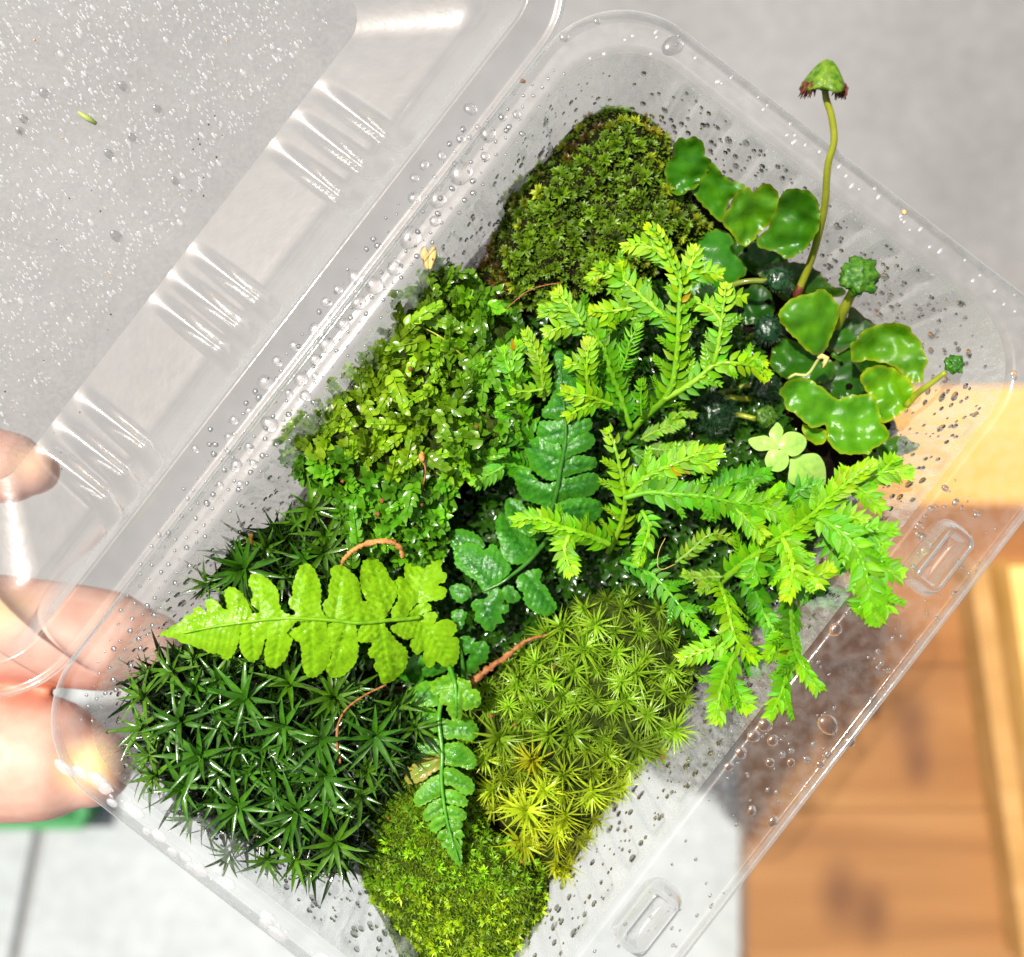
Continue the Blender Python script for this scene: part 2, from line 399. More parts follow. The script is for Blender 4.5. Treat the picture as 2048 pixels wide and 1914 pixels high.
# ------------------------------------------------------------------ the clamshell
NL, NS, NC = 300, 200, 36            # points along long sides, short sides, corners
def rring(u0, u1, v0, v1, r):
    """rounded rectangle in photo-pixel (u, v) coordinates: points, outward normals and a flute phase (None on corners)"""
    P = []; Nn = []; ph = []
    def side(a, b, n, nrm):
        for k in range(n):
            t = k / n
            P.append((a[0] + (b[0] - a[0]) * t, a[1] + (b[1] - a[1]) * t)); Nn.append(nrm)
            ph.append((P[-1][0] if nrm[0] == 0 else P[-1][1]))
    def corner(c, a0, n):
        for k in range(n):
            t = a0 + math.pi / 2 * k / n
            P.append((c[0] + r * math.cos(t), c[1] + r * math.sin(t))); Nn.append((math.cos(t), math.sin(t))); ph.append(None)
    side((u1, v0 + r), (u1, v1 - r), NS, (1, 0)); corner((u1 - r, v1 - r), 0, NC)
    side((u1 - r, v1), (u0 + r, v1), NL, (0, 1)); corner((u0 + r, v1 - r), math.pi / 2, NC)
    side((u0, v1 - r), (u0, v0 + r), NS, (-1, 0)); corner((u0 + r, v0 + r), math.pi, NC)
    side((u0 + r, v0), (u1 - r, v0), NL, (0, -1)); corner((u1 - r, v0 + r), 3 * math.pi / 2, NC)
    return P, Nn, ph
def sst(x): x = max(0, min(1, x)); return x * x * (3 - 2 * x)
def loft(rings, closed_end=False):
    n = len(rings[0]); vs = [p for r in rings for p in r]; fs = []
    for i in range(len(rings) - 1):
        for k in range(n):
            fs.append((i * n + k, (i + 1) * n + k, (i + 1) * n + (k + 1) % n, i * n + (k + 1) % n))
    if closed_end:
        c = sum(rings[-1], Vector()) / n; vs.append(c)
        for k in range(n): fs.append((len(rings) * n - n + k, len(vs) - 1, len(rings) * n - n + (k + 1) % n))
    return vs, fs
OU0, OU1, OV0, OV1, OR = -153, 1773, 3, 1328, 195
IU0, IU1, IV0, IV1, IR = -98, 1728, 60, 1159, 170
clam = thing('clamshell_container', HP(810, 664, -.042), 'open clear plastic clamshell box planted with mosses and ferns, lid folded back to the left', 'container')
def tring(e, z, d=0.0):
    """e: 0 outer edge .. 1 inner edge of the rim; d grows inwards past it"""
    P, Nn, ph = rring(OU0 + (IU0 - OU0) * e + d, OU1 + (IU1 - OU1) * e - d, OV0 + (IV0 - OV0) * e + d, OV1 + (IV1 - OV1) * e - d, max(30, OR + (IR - OR) * e - d * .5))
    return P, Nn, ph, z
def uvz(P, z): return [HP(u, v, z) for u, v in P]
rim_rings = []
for e, off, z in ((0, -5, -.0036), (0, -6, -.0015), (0, -5, .0001), (0, -1.5, .0011), (0, 4, .0016), (0, 9, .0013), (0, 13, .0005), (0, 16, 0), (0, 20, .0002)):
    P, Nn, ph, _ = tring(0, z, off); rim_rings.append(uvz(P, z))
for e, z in ((.55, .0001), (.8, .00015), (.93, .0003), (1.0, 0), (1.0, -.001)):
    P, Nn, ph, _ = tring(e, z, 4 if e == 1.0 and z < 0 else (0 if e < 1 else 1)); rim_rings.append(uvz(P, z))
part('rim', *loft(rim_rings), M_flange, clam)
DEP = .042; wall_rings = []; wall_nrm = []
NR = 26
for j in range(NR + 1):
    f = j / NR; z = -.0011 - f * (DEP - .004)
    P, Nn, ph, _ = tring(1, z, 5 + 62 * f)
    amp = 15 * sst((f - .06) / .10)
    ring = []
    for (u, v), (a, b), p in zip(P, Nn, ph):
        d = 0
        if p is not None:
            s = math.sin(2 * math.pi * p / 86.0); d = amp * (sst(.5 + s * 1.3) - .35)
        ring.append(HP(u + a * d, v + b * d, z))
    wall_rings.append(ring); wall_nrm.append([(-(U * a + VV * b) + Vector((0, 0, .2))).normalized() for a, b in Nn])
part('wall', *loft(wall_rings), M_wall, clam)
base_rings = [wall_rings[-1]]
for f, z in ((12, -.0405), (28, -.0417), (60, -.042), (110, -.042), (120, -.0408), (160, -.0406)):
    P, Nn, ph, _ = tring(1, z, 67 + f); base_rings.append(uvz(P, z))
part('base', *loft(base_rings, True), M_base, clam)
for (uc, vc) in ((365, 1239), (1284, 1221)):      # snap studs on the wide rim
    rr = []
    for inset, z in ((-9, .0003), (-5, .0007), (-1, .0020), (2, .0036), (6, .0046), (10, .0049), (15, .0046), (18, .0036), (21, .0014), (24, .0007)):
        P, Nn, ph = rring(uc - 71 + inset, uc + 71 - inset, vc - 36 + inset, vc + 36 - inset, max(4, 24 - inset))
        rr.append(uvz(P[::7], z))
    part('snap_stud', *loft(rr, True), M_stud, clam)
hv = []; hf = []
hl = [(-2, .0002), (-1, .0012), (1, .0016), (3, .0012), (4, .0002)]
nh = 60
for i in range(nh + 1):
    u = 30 + (1590 - 30) * i / nh
    for v, z in hl: hv.append(HP(u, v, z))
for i in range(nh):
    for k in range(len(hl) - 1): a = i * len(hl) + k; hf.append((a, a + 1, a + 1 + len(hl), a + len(hl)))
part('hinge', hv, hf, M_clear, clam)

# lid: hinged at v = 0 and leaning back; local (s along the hinge, t away from it, d depth) in metres
AL = R(20)
def LP(s_px, t, d):
    return HP(s_px, 0, 0) + VV * (-(t * math.cos(AL) + d * math.sin(AL))) + Vector((0, 0, t * math.sin(AL) - d * math.cos(AL)))
LN = (VV * math.sin(AL) + Vector((0, 0, math.cos(AL)))).normalized()      # lid panel normal, towards its hollow side
def lring(inset, d, r, flute=None):
    P, Nn, ph = rring(OU0 + inset, OU1 - inset, 3 + inset, 1328 - inset, r)
    return [LP(u, v * S, d) for u, v in P]
lid = obj('lid', mesh('lid', *(lambda q: ([v - clam.location for v in q[0]], q[1]))(loft([lring(i, d, r) for i, d, r in (
    (-5, .003, 200), (-5, .001, 200), (-2, -.0004, 197), (2, -.0009, 194), (7, -.0008, 190), (12, -.0002, 184), (20, 0, 176), (50, -.0001, 150), (64, -.0004, 134), (70, -.0012, 128), (76, -.0012, 122), (80, -.0002, 118))])), M_lid), clam)
PROF = [(80, -.0002), (83, .003), (88, .0075), (96, .0115), (106, .0145), (118, .0168), (132, .0185), (160, .0202), (200, .0226), (250, .0256), (300, .0286)]
PROF_s = smooth_line([(a, b * 1e4) for a, b in PROF], 10)
RIBS = [345, 425, 505, 790, 860, 925, 1190, 1265, 1330]
ERIBS = [150, 210, 620, 680, 1050, 1110]
lid_rings = []
for a, b in PROF_s:
    d = b / 1e4; f = min(1, d / .028)
    P, Nn, ph = rring(OU0 + a, OU1 - a, 3 + a, 1328 - a, max(50, 118 - (a - 80) * .2))
    ring = []
    for (u, v), (n0, n1), p in zip(P, Nn, ph):
        bump = 0
        if p is not None:
            for rb in (RIBS if n0 == 0 else ERIBS):
                q = abs(p - rb) / 27.0
                if q < 1: bump = max(bump, math.cos(q * math.pi / 2) ** 1.3)
        k = bump * (.0036 * sst((a - 83) / 9) * (1 if a < 130 else max(0, (298 - a) / 168)))
        ring.append(LP(u + n0 * k / S * .35, (v + n1 * k / S * .35) * S, d + k))
    lid_rings.append(ring)
lw = part('lid_wall', *loft(lid_rings), M_lid, lid)
pr = [lid_rings[-1]] + [lring(i, d, max(40, 118 - (i - 80) * .2)) for i, d in ((330, .0288), (420, .0289), (520, .0289))]
part('lid_panel', *loft(pr, True), M_panel, lid)
# ------------------------------------------------------------------ leaf materials
WHITE = (1, 1, 1)
M_cushion = leaf_mat('cushion_moss', (.075, .155, .004), (.18, .29, .008), 700, .22, .5, .25, .4, 4000, rand=.35, use_color=True, wetness=.4)
M_fine = leaf_mat('fine_moss', (.13, .28, .004), (.28, .42, .008), 500, .28, .5, .2, .4, 4000, rand=.35, use_color=True, wetness=.3)
M_hair = leaf_mat('haircap_leaf', (.024, .105, .003), (.055, .18, .007), 500, .22, .32, .7, .12, 2000, rand=.2, use_color=True)
M_dicr = leaf_mat('needle_moss_leaf', (.27, .40, .010), (.46, .54, .03), 500, .32, .42, .3, .15, 2000, rand=.25, use_color=True, wetness=.3)
M_mnium = leaf_mat('thread_moss_leaf', (.13, .32, .004), (.27, .46, .015), 600, .38, .27, .45, .15, 2200, rand=.3, use_color=True, wetness=.6)
M_spike = leaf_mat('spikemoss_leaf', (.135, .42, .003), (.24, .53, .005), 500, .36, .38, .12, .25, 3200, rand=.16, use_color=True)
M_spstem = leaf_mat('spikemoss_stem', (.16, .42, .01), (.25, .54, .03), 400, .2, .4, .4, .2, 2500, use_color=True)
M_bark = solid_mat('dead_twig', (.22, .075, .025), (.42, .17, .06), 900, .75, .7, 2500)
M_root = solid_mat('orange_rootlet', (.45, .17, .04), (.66, .31, .10), 1200, .8, .8, 2600)
M_soil = solid_mat('dark_peat', (.0025, .0015, .001), (.011, .006, .003), 500, .9, 1.0, 900, .08, dist=.001)
M_under = solid_mat('moss_mat', (.012, .022, .003), (.05, .075, .008), 420, .9, .9, 1400, .08, dist=.001)
M_underb = solid_mat('brown_moss_mat', (.004, .004, .0015), (.016, .012, .004), 420, .9, .9, 1400, .08, dist=.001)

class Mound:
    """a moss cushion: a height over every photo pixel of its outline"""
    def __init__(s, outline, zb, zt, ramp_px, bump, seed):
        s.o = smooth_loop(outline, 12); s.zb, s.zt, s.r, s.b, s.sd = zb, zt, ramp_px, bump, seed
    def z(s, pts):
        d = seg_dist(pts, s.o); h = 1 - (1 - np.clip(d / s.r, 0, 1)) ** 2
        n = np.array([nz(x / 60, y / 60, s.sd) + .5 * nz(x / 26, y / 26, s.sd) for x, y in pts])
        return s.zb + (s.zt - s.zb) * h + s.b * n * np.clip(d / 30, 0, 1)
    def mesh(s, step=11, drop=-.0415):
        p2, tri, d = fill(s.o, step, s.sd); z = s.z(p2)
        vs = [W(x, y, zz) for (x, y), zz in zip(p2, z)]; fs = [t[::-1] for t in tri]
        # outline points keep their order at the start
        n = len(s.o); b = len(vs); vs += [Vector((v.x, v.y, drop)) for v in vs[:n]]
        for i in range(n): fs.append((i, (i + 1) % n, b + (i + 1) % n, b + i))
        return vs, fs
    def at(s, pts):
        z = s.z(pts); e = 6.0
        zx = s.z([(x + e, y) for x, y in pts]); zy = s.z([(x, y + e) for x, y in pts])
        out = []
        for (x, y), a, b, c in zip(pts, z, zx, zy):
            p = W(x, y, a); nrm = (W(x + e, y, b) - p).cross(W(x, y + e, c) - p)
            nrm = nrm if nrm.z > 0 else -nrm
            out.append((p, nrm.normalized()))
        return out

# soil under everything
soil_o = smooth_loop(cV([(1170, 235), (1290, 260), (1420, 400), (1560, 560), (1700, 760), (1740, 860), (1640, 1010), (1500, 1200), (1360, 1360), (1220, 1510), (1080, 1700),
                          (980, 1800), (820, 1790), (680, 1690), (500, 1640), (340, 1560), (300, 1400), (400, 1200), (520, 1040), (640, 880), (800, 640), (950, 460), (1080, 290)]), 20)
p2, tri, dd = fill(soil_o, 20, 3)
soil_v = [W(x, y, -.038 + .010 * min(1, d / 90) + .0015 * nz(x / 40, y / 40, 5) * (d > 1)) for (x, y), d in zip(p2, dd)]
soil_f = [t[::-1] for t in tri]; n = len(soil_o); b = len(soil_v)
soil_v += [Vector((v.x, v.y, -.0400)) for v in soil_v[:n]]
soil_f += [(i, (i + 1) % n, b + (i + 1) % n, b + i) for i in range(n)]
so = obj('soil', mesh('soil', soil_v, soil_f, M_soil)); tag(so, 'dark wet peat showing between the mosses in the clamshell', 'soil', kind='structure')
# peat crumbs
def crumb_mesh(seed, name='peat_crumb', mat=None, sq=1.0):
    bm = bmesh.new(); bmesh.ops.create_icosphere(bm, subdivisions=2, radius=1)
    for v in bm.verts:
        k = 1 + .55 * noise.noise(v.co * 1.3 + Vector((seed * 7, 0, 0))) + .3 * noise.noise(v.co * 3.4 + Vector((seed * 3, 1, 0))); v.co = v.co * k; v.co.z *= sq
    me = bpy.data.meshes.new(name); bm.to_mesh(me); bm.free(); me.materials.append(mat)
    me.polygons.foreach_set('use_smooth', [True] * len(me.polygons)); return me
cm = MB(); base_c = crumb_mesh(1, 'crumb_tmp', M_soil); cvs = [v.co.copy() for v in base_c.vertices]; cfs = [tuple(p.vertices) for p in base_c.polygons]
for (x, y) in scatter(soil_o, 16, 2500, 10, 5):
    M = frame(W(x, y, -.0275 + rng.uniform(-.001, .0012)), (rng.uniform(-1, 1), rng.uniform(-1, 1), 1), (rng.uniform(-1, 1), 1, 0), rng.uniform(.0003, .0008))
    cm.inst(cvs, cfs, M)
pc = obj('peat_crumbs', mesh('peat_crumbs', cm.v, cm.f, M_soil)); tag(pc, 'loose dark peat crumbs scattered over the soil', 'soil crumbs', kind='stuff')

def leaf_blade(L, w, nl=6, fold=.25, bend=.3, tip=1.0, wide=.4):
    """a leaf along +Y from the origin; three points across; returns verts, faces"""
    vs = []; fs = []
    for i in range(nl + 1):
        t = i / nl; y = L * t
        ww = w * (math.sin(math.pi * min(1, t ** wide)) ** tip if 0 < t < 1 else 0.02)
        if t == 0: ww = w * .35
        zc = bend * L * (t - t * t * .9) if bend >= 0 else bend * L * t * t
        vs += [Vector((-ww, y, zc + fold * ww)), Vector((0, y, zc)), Vector((ww, y, zc + fold * ww))]
    for i in range(nl):
        a = i * 3; fs += [(a, a + 1, a + 4, a + 3), (a + 1, a + 2, a + 5, a + 4)]
    return vs, fs

# ------------------------------------------------------------------ cushion moss (top corner)
cush_o = cV([(1190, 205), (1250, 225), (1297, 265), (1312, 335), (1345, 390), (1378, 440), (1345, 480), (1290, 510), (1210, 585), (1120, 600), (1030, 600),
             (985, 605), (955, 570), (925, 530), (952, 478), (972, 425), (985, 370), (1040, 322), (1078, 290), (1110, 250), (1150, 222)])
cu = Mound(cush_o, -.0225, -.0135, 80, .0036, 2)
th = thing('cushion_moss', W(1180, 430, -.036), 'dense dark green cushion moss in the top corner, brown along its far edge', 'moss')
part('moss_bed', *cu.mesh(), M_underb, th)
def tuft_mesh(name, seed, mat, n, L, w, lay=3, spread=1.15):
    r = random.Random(seed); mb = MB()
    for k in range(n):
        a = r.uniform(0, 6.283); t = spread * math.sqrt(r.uniform(.02, 1)); l = L * r.uniform(.75, 1.15)
        up = Vector((math.sin(t) * math.cos(a), math.sin(t) * math.sin(a), math.cos(t)))
        vs, fs = leaf_blade(l, w * r.uniform(.8, 1.2), lay, .35, -.25, 1.0, .7)
        side = Vector((math.cos(a), math.sin(a), 0)); nrm = (Vector((0, 0, 1)) - up * up.z); nrm = nrm.normalized() if nrm.length > .05 else side
        M = frame(Vector((0, 0, -.25 * L)), -side if nrm.length == 0 else nrm, up)
        mb.inst(vs, fs, M)
    return mesh(name, mb.v, mb.f, mat)
tm = [tuft_mesh('moss_tuft', s, M_cushion, 34, .0018, .00034) for s in range(6)]
loc_th = th.location
pts = scatter(cush_o, 18.8, None, 0, 8)[:300]
for (x, y), (p, nn) in zip(pts, cu.at(pts)):
    e = seg_dist([(x, y)], cush_o)[0]
    brown = 1 if ((x < 1200 and y < 330 and e < 38) or (y > 480 and x < 1010)) and rng.random() < .8 else 0
    light = .68 + .7 * nz(x / 45, y / 45, 9) + .45 * rng.random()
    c = (.62, .22, .14) if brown else ((1.5 * light, 1.05 * light, .8) if e < 45 and rng.random() < .5 else (light, light * 1.05, light))
    if abs(x - 1305) < 26 and abs(y - 250) < 18: c = (1.5, .75, .6)
    M = frame(p - loc_th, nn * .55 + Vector((0, 0, .6)), (rng.uniform(-1, 1), rng.uniform(-1, 1), 0), rng.uniform(.75, 1.15))
    obj('moss_tuft', tm[rng.randrange(6)], th, M, c)
mb = MB(); lv, lf = leaf_blade(.0011, .0003, 2, .3, -.2, 1, .7)
fz = scatter(cush_o, 5.0, None, 1, 12)
for (x, y), (p, nn) in zip(fz, cu.at(fz)):
    for k in range(2):
        a = Vector((rng.uniform(-1, 1), rng.uniform(-1, 1), rng.uniform(.3, 1.4)))
        mb.inst(lv, lf, frame(p - nn * .0003, Vector((rng.uniform(-1, 1), rng.uniform(-1, 1), .4)), a, rng.uniform(.7, 1.2)))
o = part('moss_fuzz', mb.v, mb.f, M_cushion, th, (.7, .75, .6)); tag(o, kind='stuff')

# ------------------------------------------------------------------ fine moss (bottom corner)
fine_o = cV([(690, 1640), (712, 1545), (770, 1470), (800, 1400), (880, 1400), (925, 1520), (950, 1610), (1010, 1640), (1062, 1690), (1060, 1770), (1020, 1835), (985, 1900),
             (880, 1960), (800, 1900), (750, 1800), (712, 1730)])
fi = Mound(fine_o, -.023, -.0135, 90, .0022, 4)
th = thing('fine_moss', W(880, 1700, -.036), 'bright green fine feathery moss filling the lowest corner of the clamshell', 'moss')
part('moss_bed', *fi.mesh(), M_under, th)
fm = [tuft_mesh('moss_tuft', 40 + s, M_fine, 26, .0016, .00024, 2, 1.4) for s in range(6)]
pts = scatter(fine_o, 14.2, None, 2, 9)[:300]
for (x, y), (p, nn) in zip(pts, fi.at(pts)):
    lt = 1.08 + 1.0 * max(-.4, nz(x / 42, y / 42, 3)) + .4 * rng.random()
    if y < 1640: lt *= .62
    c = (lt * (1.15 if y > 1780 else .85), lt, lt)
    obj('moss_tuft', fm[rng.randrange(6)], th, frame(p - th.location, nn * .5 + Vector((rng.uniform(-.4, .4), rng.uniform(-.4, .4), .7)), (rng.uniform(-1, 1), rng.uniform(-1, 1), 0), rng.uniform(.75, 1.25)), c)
mb = MB(); lv, lf = leaf_blade(.0009, .00014, 2, .3, -.2, 1, .7)
fz = scatter(fine_o, 4.6, None, 0, 13)
for (x, y), (p, nn) in zip(fz, fi.at(fz)):
    for k in range(3):
        mb.inst(lv, lf, frame(p, Vector((rng.uniform(-1, 1), rng.uniform(-1, 1), .4)), (rng.uniform(-1, 1), rng.uniform(-1, 1), rng.uniform(.1, 1.3)), rng.uniform(.7, 1.3)))
o = part('moss_fuzz', mb.v, mb.f, M_fine, th, (1.0, 1.05, .8)); tag(o, kind='stuff')

# ------------------------------------------------------------------ needle moss (yellow green, lower right)
dic_o = cV([(905, 1440), (925, 1350), (980, 1290), (1060, 1230), (1120, 1160), (1210, 1150), (1290, 1185), (1345, 1270), (1335, 1365), (1290, 1430), (1215, 1515), (1165, 1585),
            (1110, 1680), (1075, 1700), (1010, 1640), (950, 1560)])
di = Mound(dic_o, -.026, -.018, 70, .002, 6)
th = thing('needle_moss', W(1130, 1420, -.036), 'yellow green needle leaved moss in starry tufts beside the lower right wall', 'moss')
part('moss_bed', *di.mesh(), M_under, th)
def needle_shoot(name, seed, mat, n, L, w, spread, bend, z0=0.0):
    r = random.Random(seed); mb = MB()
    for k in range(n):
        f = k / n; a = k * 2.39996 + r.uniform(-.3, .3); t = spread * (1.0 - .75 * f) + r.uniform(-.12, .12)
        up = Vector((math.sin(t) * math.cos(a), math.sin(t) * math.sin(a), math.cos(t)))
        nrm = Vector((-math.cos(t) * math.cos(a), -math.cos(t) * math.sin(a), math.sin(t)))
        l = L * (1 - .3 * f) * r.uniform(.85, 1.1)
        vs, fs = leaf_blade(l, w, 5, .3, bend * r.uniform(.5, 1.3), 1.0, .42)
        mb.inst(vs, fs, frame(Vector((0, 0, z0 + f * L * .35)), nrm, up))
    return mesh(name, mb.v, mb.f, mat)
dm = [needle_shoot('moss_shoot', 60 + s, M_dicr, 30 + 3 * (s % 4), .0046 + .0004 * (s % 4), .00025, 1.15 + .12 * (s % 4), -.25 - .08 * (s % 3)) for s in range(9)]
key = c8([(1500, 260), (1720, 180), (1320, 260), (930, 470), (1100, 570), (1310, 540), (1530, 520), (1670, 580), (1250, 660), (1420, 680), (1170, 700), (880, 700), (1600, 720), (1440, 800), (980, 830),
          (1100, 820), (1260, 880), (1380, 960), (900, 960), (1130, 1000), (1020, 1080), (1250, 1080), (1180, 1180), (1100, 1150), (1300, 1200), (1000, 1220), (1200, 1330), (1780, 320), (1400, 110), (1250, 150), (1800, 640), (1690, 800)])
extra = [p for p in scatter(dic_o, 27, None, -10, 21) if all(math.hypot(p[0] - q[0], p[1] - q[1]) > 24 for q in key)]
allp = key + extra
for i, ((x, y), (p, nn)) in enumerate(zip(allp, di.at(allp))):
    s = (1.08 if i < len(key) else .8) * rng.uniform(.78, 1.25)
    yl = max(0, min(1, (y - 1450) / 250)); dk = 1 if y > 1390 else .5 + .5 * max(0, (y - 1200) / 190)
    lt = rng.uniform(.85, 1.35) * (.75 + .25 * dk)
    c = (lt * (.65 + .8 * yl), lt * (.85 + .38 * yl), lt)
    if i == 15: c = (1.1, .85, .7)
    up = nn * .4 + Vector((rng.uniform(-.95, .95), rng.uniform(-.95, .95), .6)) + (VV * .3 + U * .3) * yl
    obj('moss_shoot', dm[i % 9], th, frame(p - th.location + Vector((0, 0, (.0002 if i >= len(key) else .0022) + rng.uniform(-.0012, .0018))), up, (rng.uniform(-1, 1), rng.uniform(-1, 1), 0), s), c)

# ------------------------------------------------------------------ haircap moss (starry, lower left) in two clumps
hl = [leaf_blade(.0084, .00066, 7, .5, -.22, .8, .5), leaf_blade(.0080, .0006, 7, .55, -.36, .8, .5), leaf_blade(.0076, .00058, 7, .5, -.1, .8, .5)]
hm = [mesh('leaf', v, f, M_hair) for v, f in hl]
stem_m = mesh('stem', *tube([(0, 0, -.010), (0, 0, -.004), (0, 0, .0004)], [.00035, .0004, .0003], 6), M_hair)
def haircap(name, outline, stars, zb, zt, label, seed, extra_sp):
    mo = Mound(outline, zb, zt, 80, .0012, seed)
    th = thing(name, W(*np.mean(outline, 0), -.037), label, 'moss')
    part('moss_bed', *mo.mesh(), M_underb, th)
    mbu = MB(); lv, lf = leaf_blade(.0075, .0005, 4, .4, -.3, .8, .5)
    ug = scatter(outline, 8, None, 2, seed + 60)
    for (x, y), (p, nn) in zip(ug, mo.at(ug)): mbu.inst(lv, lf, frame(p + Vector((0, 0, .0004)), (rng.uniform(-1, 1), rng.uniform(-1, 1), .6), (rng.uniform(-1, 1), rng.uniform(-1, 1), rng.uniform(0, .9)), rng.uniform(.6, 1.1)))
    o = part('old_leaves', mbu.v, mbu.f, M_hair, th, (.30, .28, .3)); tag(o, kind='stuff')
    ex = [p for p in scatter(outline, extra_sp, None, -4, seed + 30) if all(math.hypot(p[0] - q[0], p[1] - q[1]) > extra_sp * .8 for q in stars)]
    ps = stars + ex
    for i, ((x, y), (p, nn)) in enumerate(zip(ps, mo.at(ps))):
        first = i < len(stars); e = seg_dist([(x, y)], np.asarray(outline))[0]
        lean = p - W(*np.mean(outline, 0), zt); lean.z = 0
        up = Vector((rng.uniform(-.22, .22), rng.uniform(-.22, .22), 1)) + lean.normalized() * (.55 if e < 34 else .08)
        M = frame(p - th.location + Vector((0, 0, .0046 if first else .0022)), up, (rng.uniform(-1, 1), rng.uniform(-1, 1), 0), (rng.uniform(.9, 1.1) if first else rng.uniform(.7, .85)) * (.82 if e < 36 else 1))
        sh = obj('moss_shoot', stem_m, th, M)
        n = rng.choice((11, 12, 13)) if first else 10; a0 = rng.uniform(0, 6.28)
        edge = .6 if e < 40 else 0
        bl = rng.uniform(.75, 1.15)
        for k in range(n):
            a = a0 + k * 6.283 / n + rng.uniform(-.16, .16); t = rng.uniform(1.0, 1.32) if k % 3 else rng.uniform(.35, .8)
            d = Vector((math.sin(t) * math.cos(a), math.sin(t) * math.sin(a), math.cos(t)))
            nrm = Vector((-math.cos(t) * math.cos(a), -math.cos(t) * math.sin(a), math.sin(t)))
            r = edge + rng.uniform(-.05, .15)
            obj('leaf', hm[rng.randrange(3)], sh, frame(Vector((0, 0, .0001 * k)), nrm, d, rng.uniform(.8, 1.1)), (bl * (1 + .9 * max(0, r)), bl * (1 + .25 * max(0, r)), bl * .9))
    return th
hair_o = cV([(262, 1330), (330, 1272), (430, 1262), (560, 1290), (700, 1330), (790, 1370), (815, 1430), (780, 1480), (720, 1530), (690, 1640), (680, 1690), (610, 1690), (530, 1650), (440, 1620), (380, 1580), (330, 1530), (285, 1470), (290, 1400)])
hair_s = c7([(950, 350), (985, 600), (1080, 775), (800, 480), (1510, 620), (1310, 490), (1530, 420), (1750, 480), (1690, 690), (1715, 880), (1565, 1050), (1270, 1030), (990, 930), (860, 880),
             (1760, 1210), (1240, 1260), (1560, 1300), (790, 640), (830, 770), (1420, 1290)]) + c8([(270, 670), (190, 970), (60, 490)])
haircap('haircap_moss', hair_o, hair_s, -.0125, -.0100, 'dark green haircap moss with glossy star shaped shoots in the lower left corner', 14, 45)
hair2_o = cV([(410, 1130), (440, 1085), (480, 1045), (560, 1010), (640, 1030), (690, 1080), (660, 1120), (560, 1130), (470, 1150)])
hair2_s = cA([(620, 165), (420, 250), (1100, 60)]) + c4([(1430, 1500), (1790, 1190), (1870, 1330)])
haircap('haircap_moss', hair2_o, hair2_s, -.0165, -.0135, 'small patch of spiky dark haircap moss above the bright fern frond', 15, 40)

# ------------------------------------------------------------------ thread moss (leafy, middle left)
mn_o = cV([(850, 512), (915, 545), (990, 610), (1050, 690), (1020, 780), (1000, 860), (940, 900), (880, 950), (860, 1010), (872, 1060), (835, 1095), (760, 1085), (680, 1060), (650, 1000), (625, 945),
           (575, 905), (555, 860), (575, 822), (640, 800), (690, 730), (735, 690), (765, 630), (800, 570)])
mn = Mound(mn_o, -.0165, -.0120, 60, .003, 8)
th = thing('thread_moss', W(800, 820, -.036), 'glossy leafy moss with small wet oval leaves, along the hinge side wall', 'moss')
part('moss_bed', *mn.mesh(), M_under, th)
def leafy_shoot(seed, rosette):
    r = random.Random(seed); mb = MB(); n = 9 if rosette else 13
    for k in range(n):
        f = k / n
        if rosette:
            a = k * 2.39996; t = 1.35 - .9 * f; base = Vector((0, 0, f * .0012))
            l = .0029 * (1 - .35 * f); w = .00085
        else:
            a = (math.pi / 2 if k % 2 else -math.pi / 2) + r.uniform(-.4, .4); t = r.uniform(.75, 1.1) * (1 - .5 * f); base = Vector((0, 0, (f - .5) * .0075))
            l = .0021 * (1 - .45 * f); w = .00072
        d = Vector((math.sin(t) * math.cos(a), math.sin(t) * math.sin(a), math.cos(t)))
        nrm = Vector((-math.cos(t) * math.cos(a), -math.cos(t) * math.sin(a), math.sin(t))) if rosette else Vector((1, 0, 0)) + Vector((0, r.uniform(-.5, .5), r.uniform(-.5, .5)))
        vs, fs = leaf_blade(l * r.uniform(.85, 1.15), w * (1 - .3 * f), 6, .25, r.choice((-.3, -.15, .15)), .75, .72)
        mb.inst(vs, fs, frame(base, nrm, d))
    if not rosette: mb.add(*tube([(0, 0, -.004), (.0002, 0, 0), (0, 0, .0036)], [.00018, .00017, .0001], 5))
    return mesh('moss_shoot', mb.v, mb.f, M_mnium)
ro = [leafy_shoot(80 + s, True) for s in range(5)]; cr = [leafy_shoot(90 + s, False) for s in range(6)]
pts = scatter(mn_o, 19, None, -6, 31)[:300]
for i, ((x, y), (p, nn)) in enumerate(zip(pts, mn.at(pts))):
    low = y > 900 + .2 * (x - 600) ; rosette = rng.random() < (.75 if low else .12)
    lt = rng.uniform(.55, 1.4); warm = 0 if low else max(0, min(1, (900 - x) / 200 + .5))
    c = (lt * (.55 + .62 * warm), lt * (.8 + .22 * warm), lt)
    if low and rng.random() < .45: c = (lt * .45, lt * .7, lt)
    if rosette:
        M = frame(p - th.location + Vector((0, 0, rng.uniform(.0, .003))), nn * .4 + Vector((rng.uniform(-.5, .5), rng.uniform(-.5, .5), 1)), (rng.uniform(-1, 1), rng.uniform(-1, 1), 0), rng.uniform(.75, 1.15)); me = ro[i % 5]
    else:
        a = rng.uniform(0, 6.28); d = Vector((math.cos(a), math.sin(a), rng.uniform(.1, 1.6)))
        x_ax = Vector((rng.uniform(-.3, .3), rng.uniform(-.3, .3), 1)); z = d.normalized(); y_ax = z.cross(x_ax).normalized(); x_ax = y_ax.cross(z)
        M = (Matrix((x_ax, y_ax, z)).transposed().to_4x4()) @ Matrix.Scale(rng.uniform(.8, 1.2), 4); M.translation = p - th.location + Vector((0, 0, rng.uniform(-.002, .0075))); me = cr[i % 6]
    obj('moss_shoot', me, th, M, c)
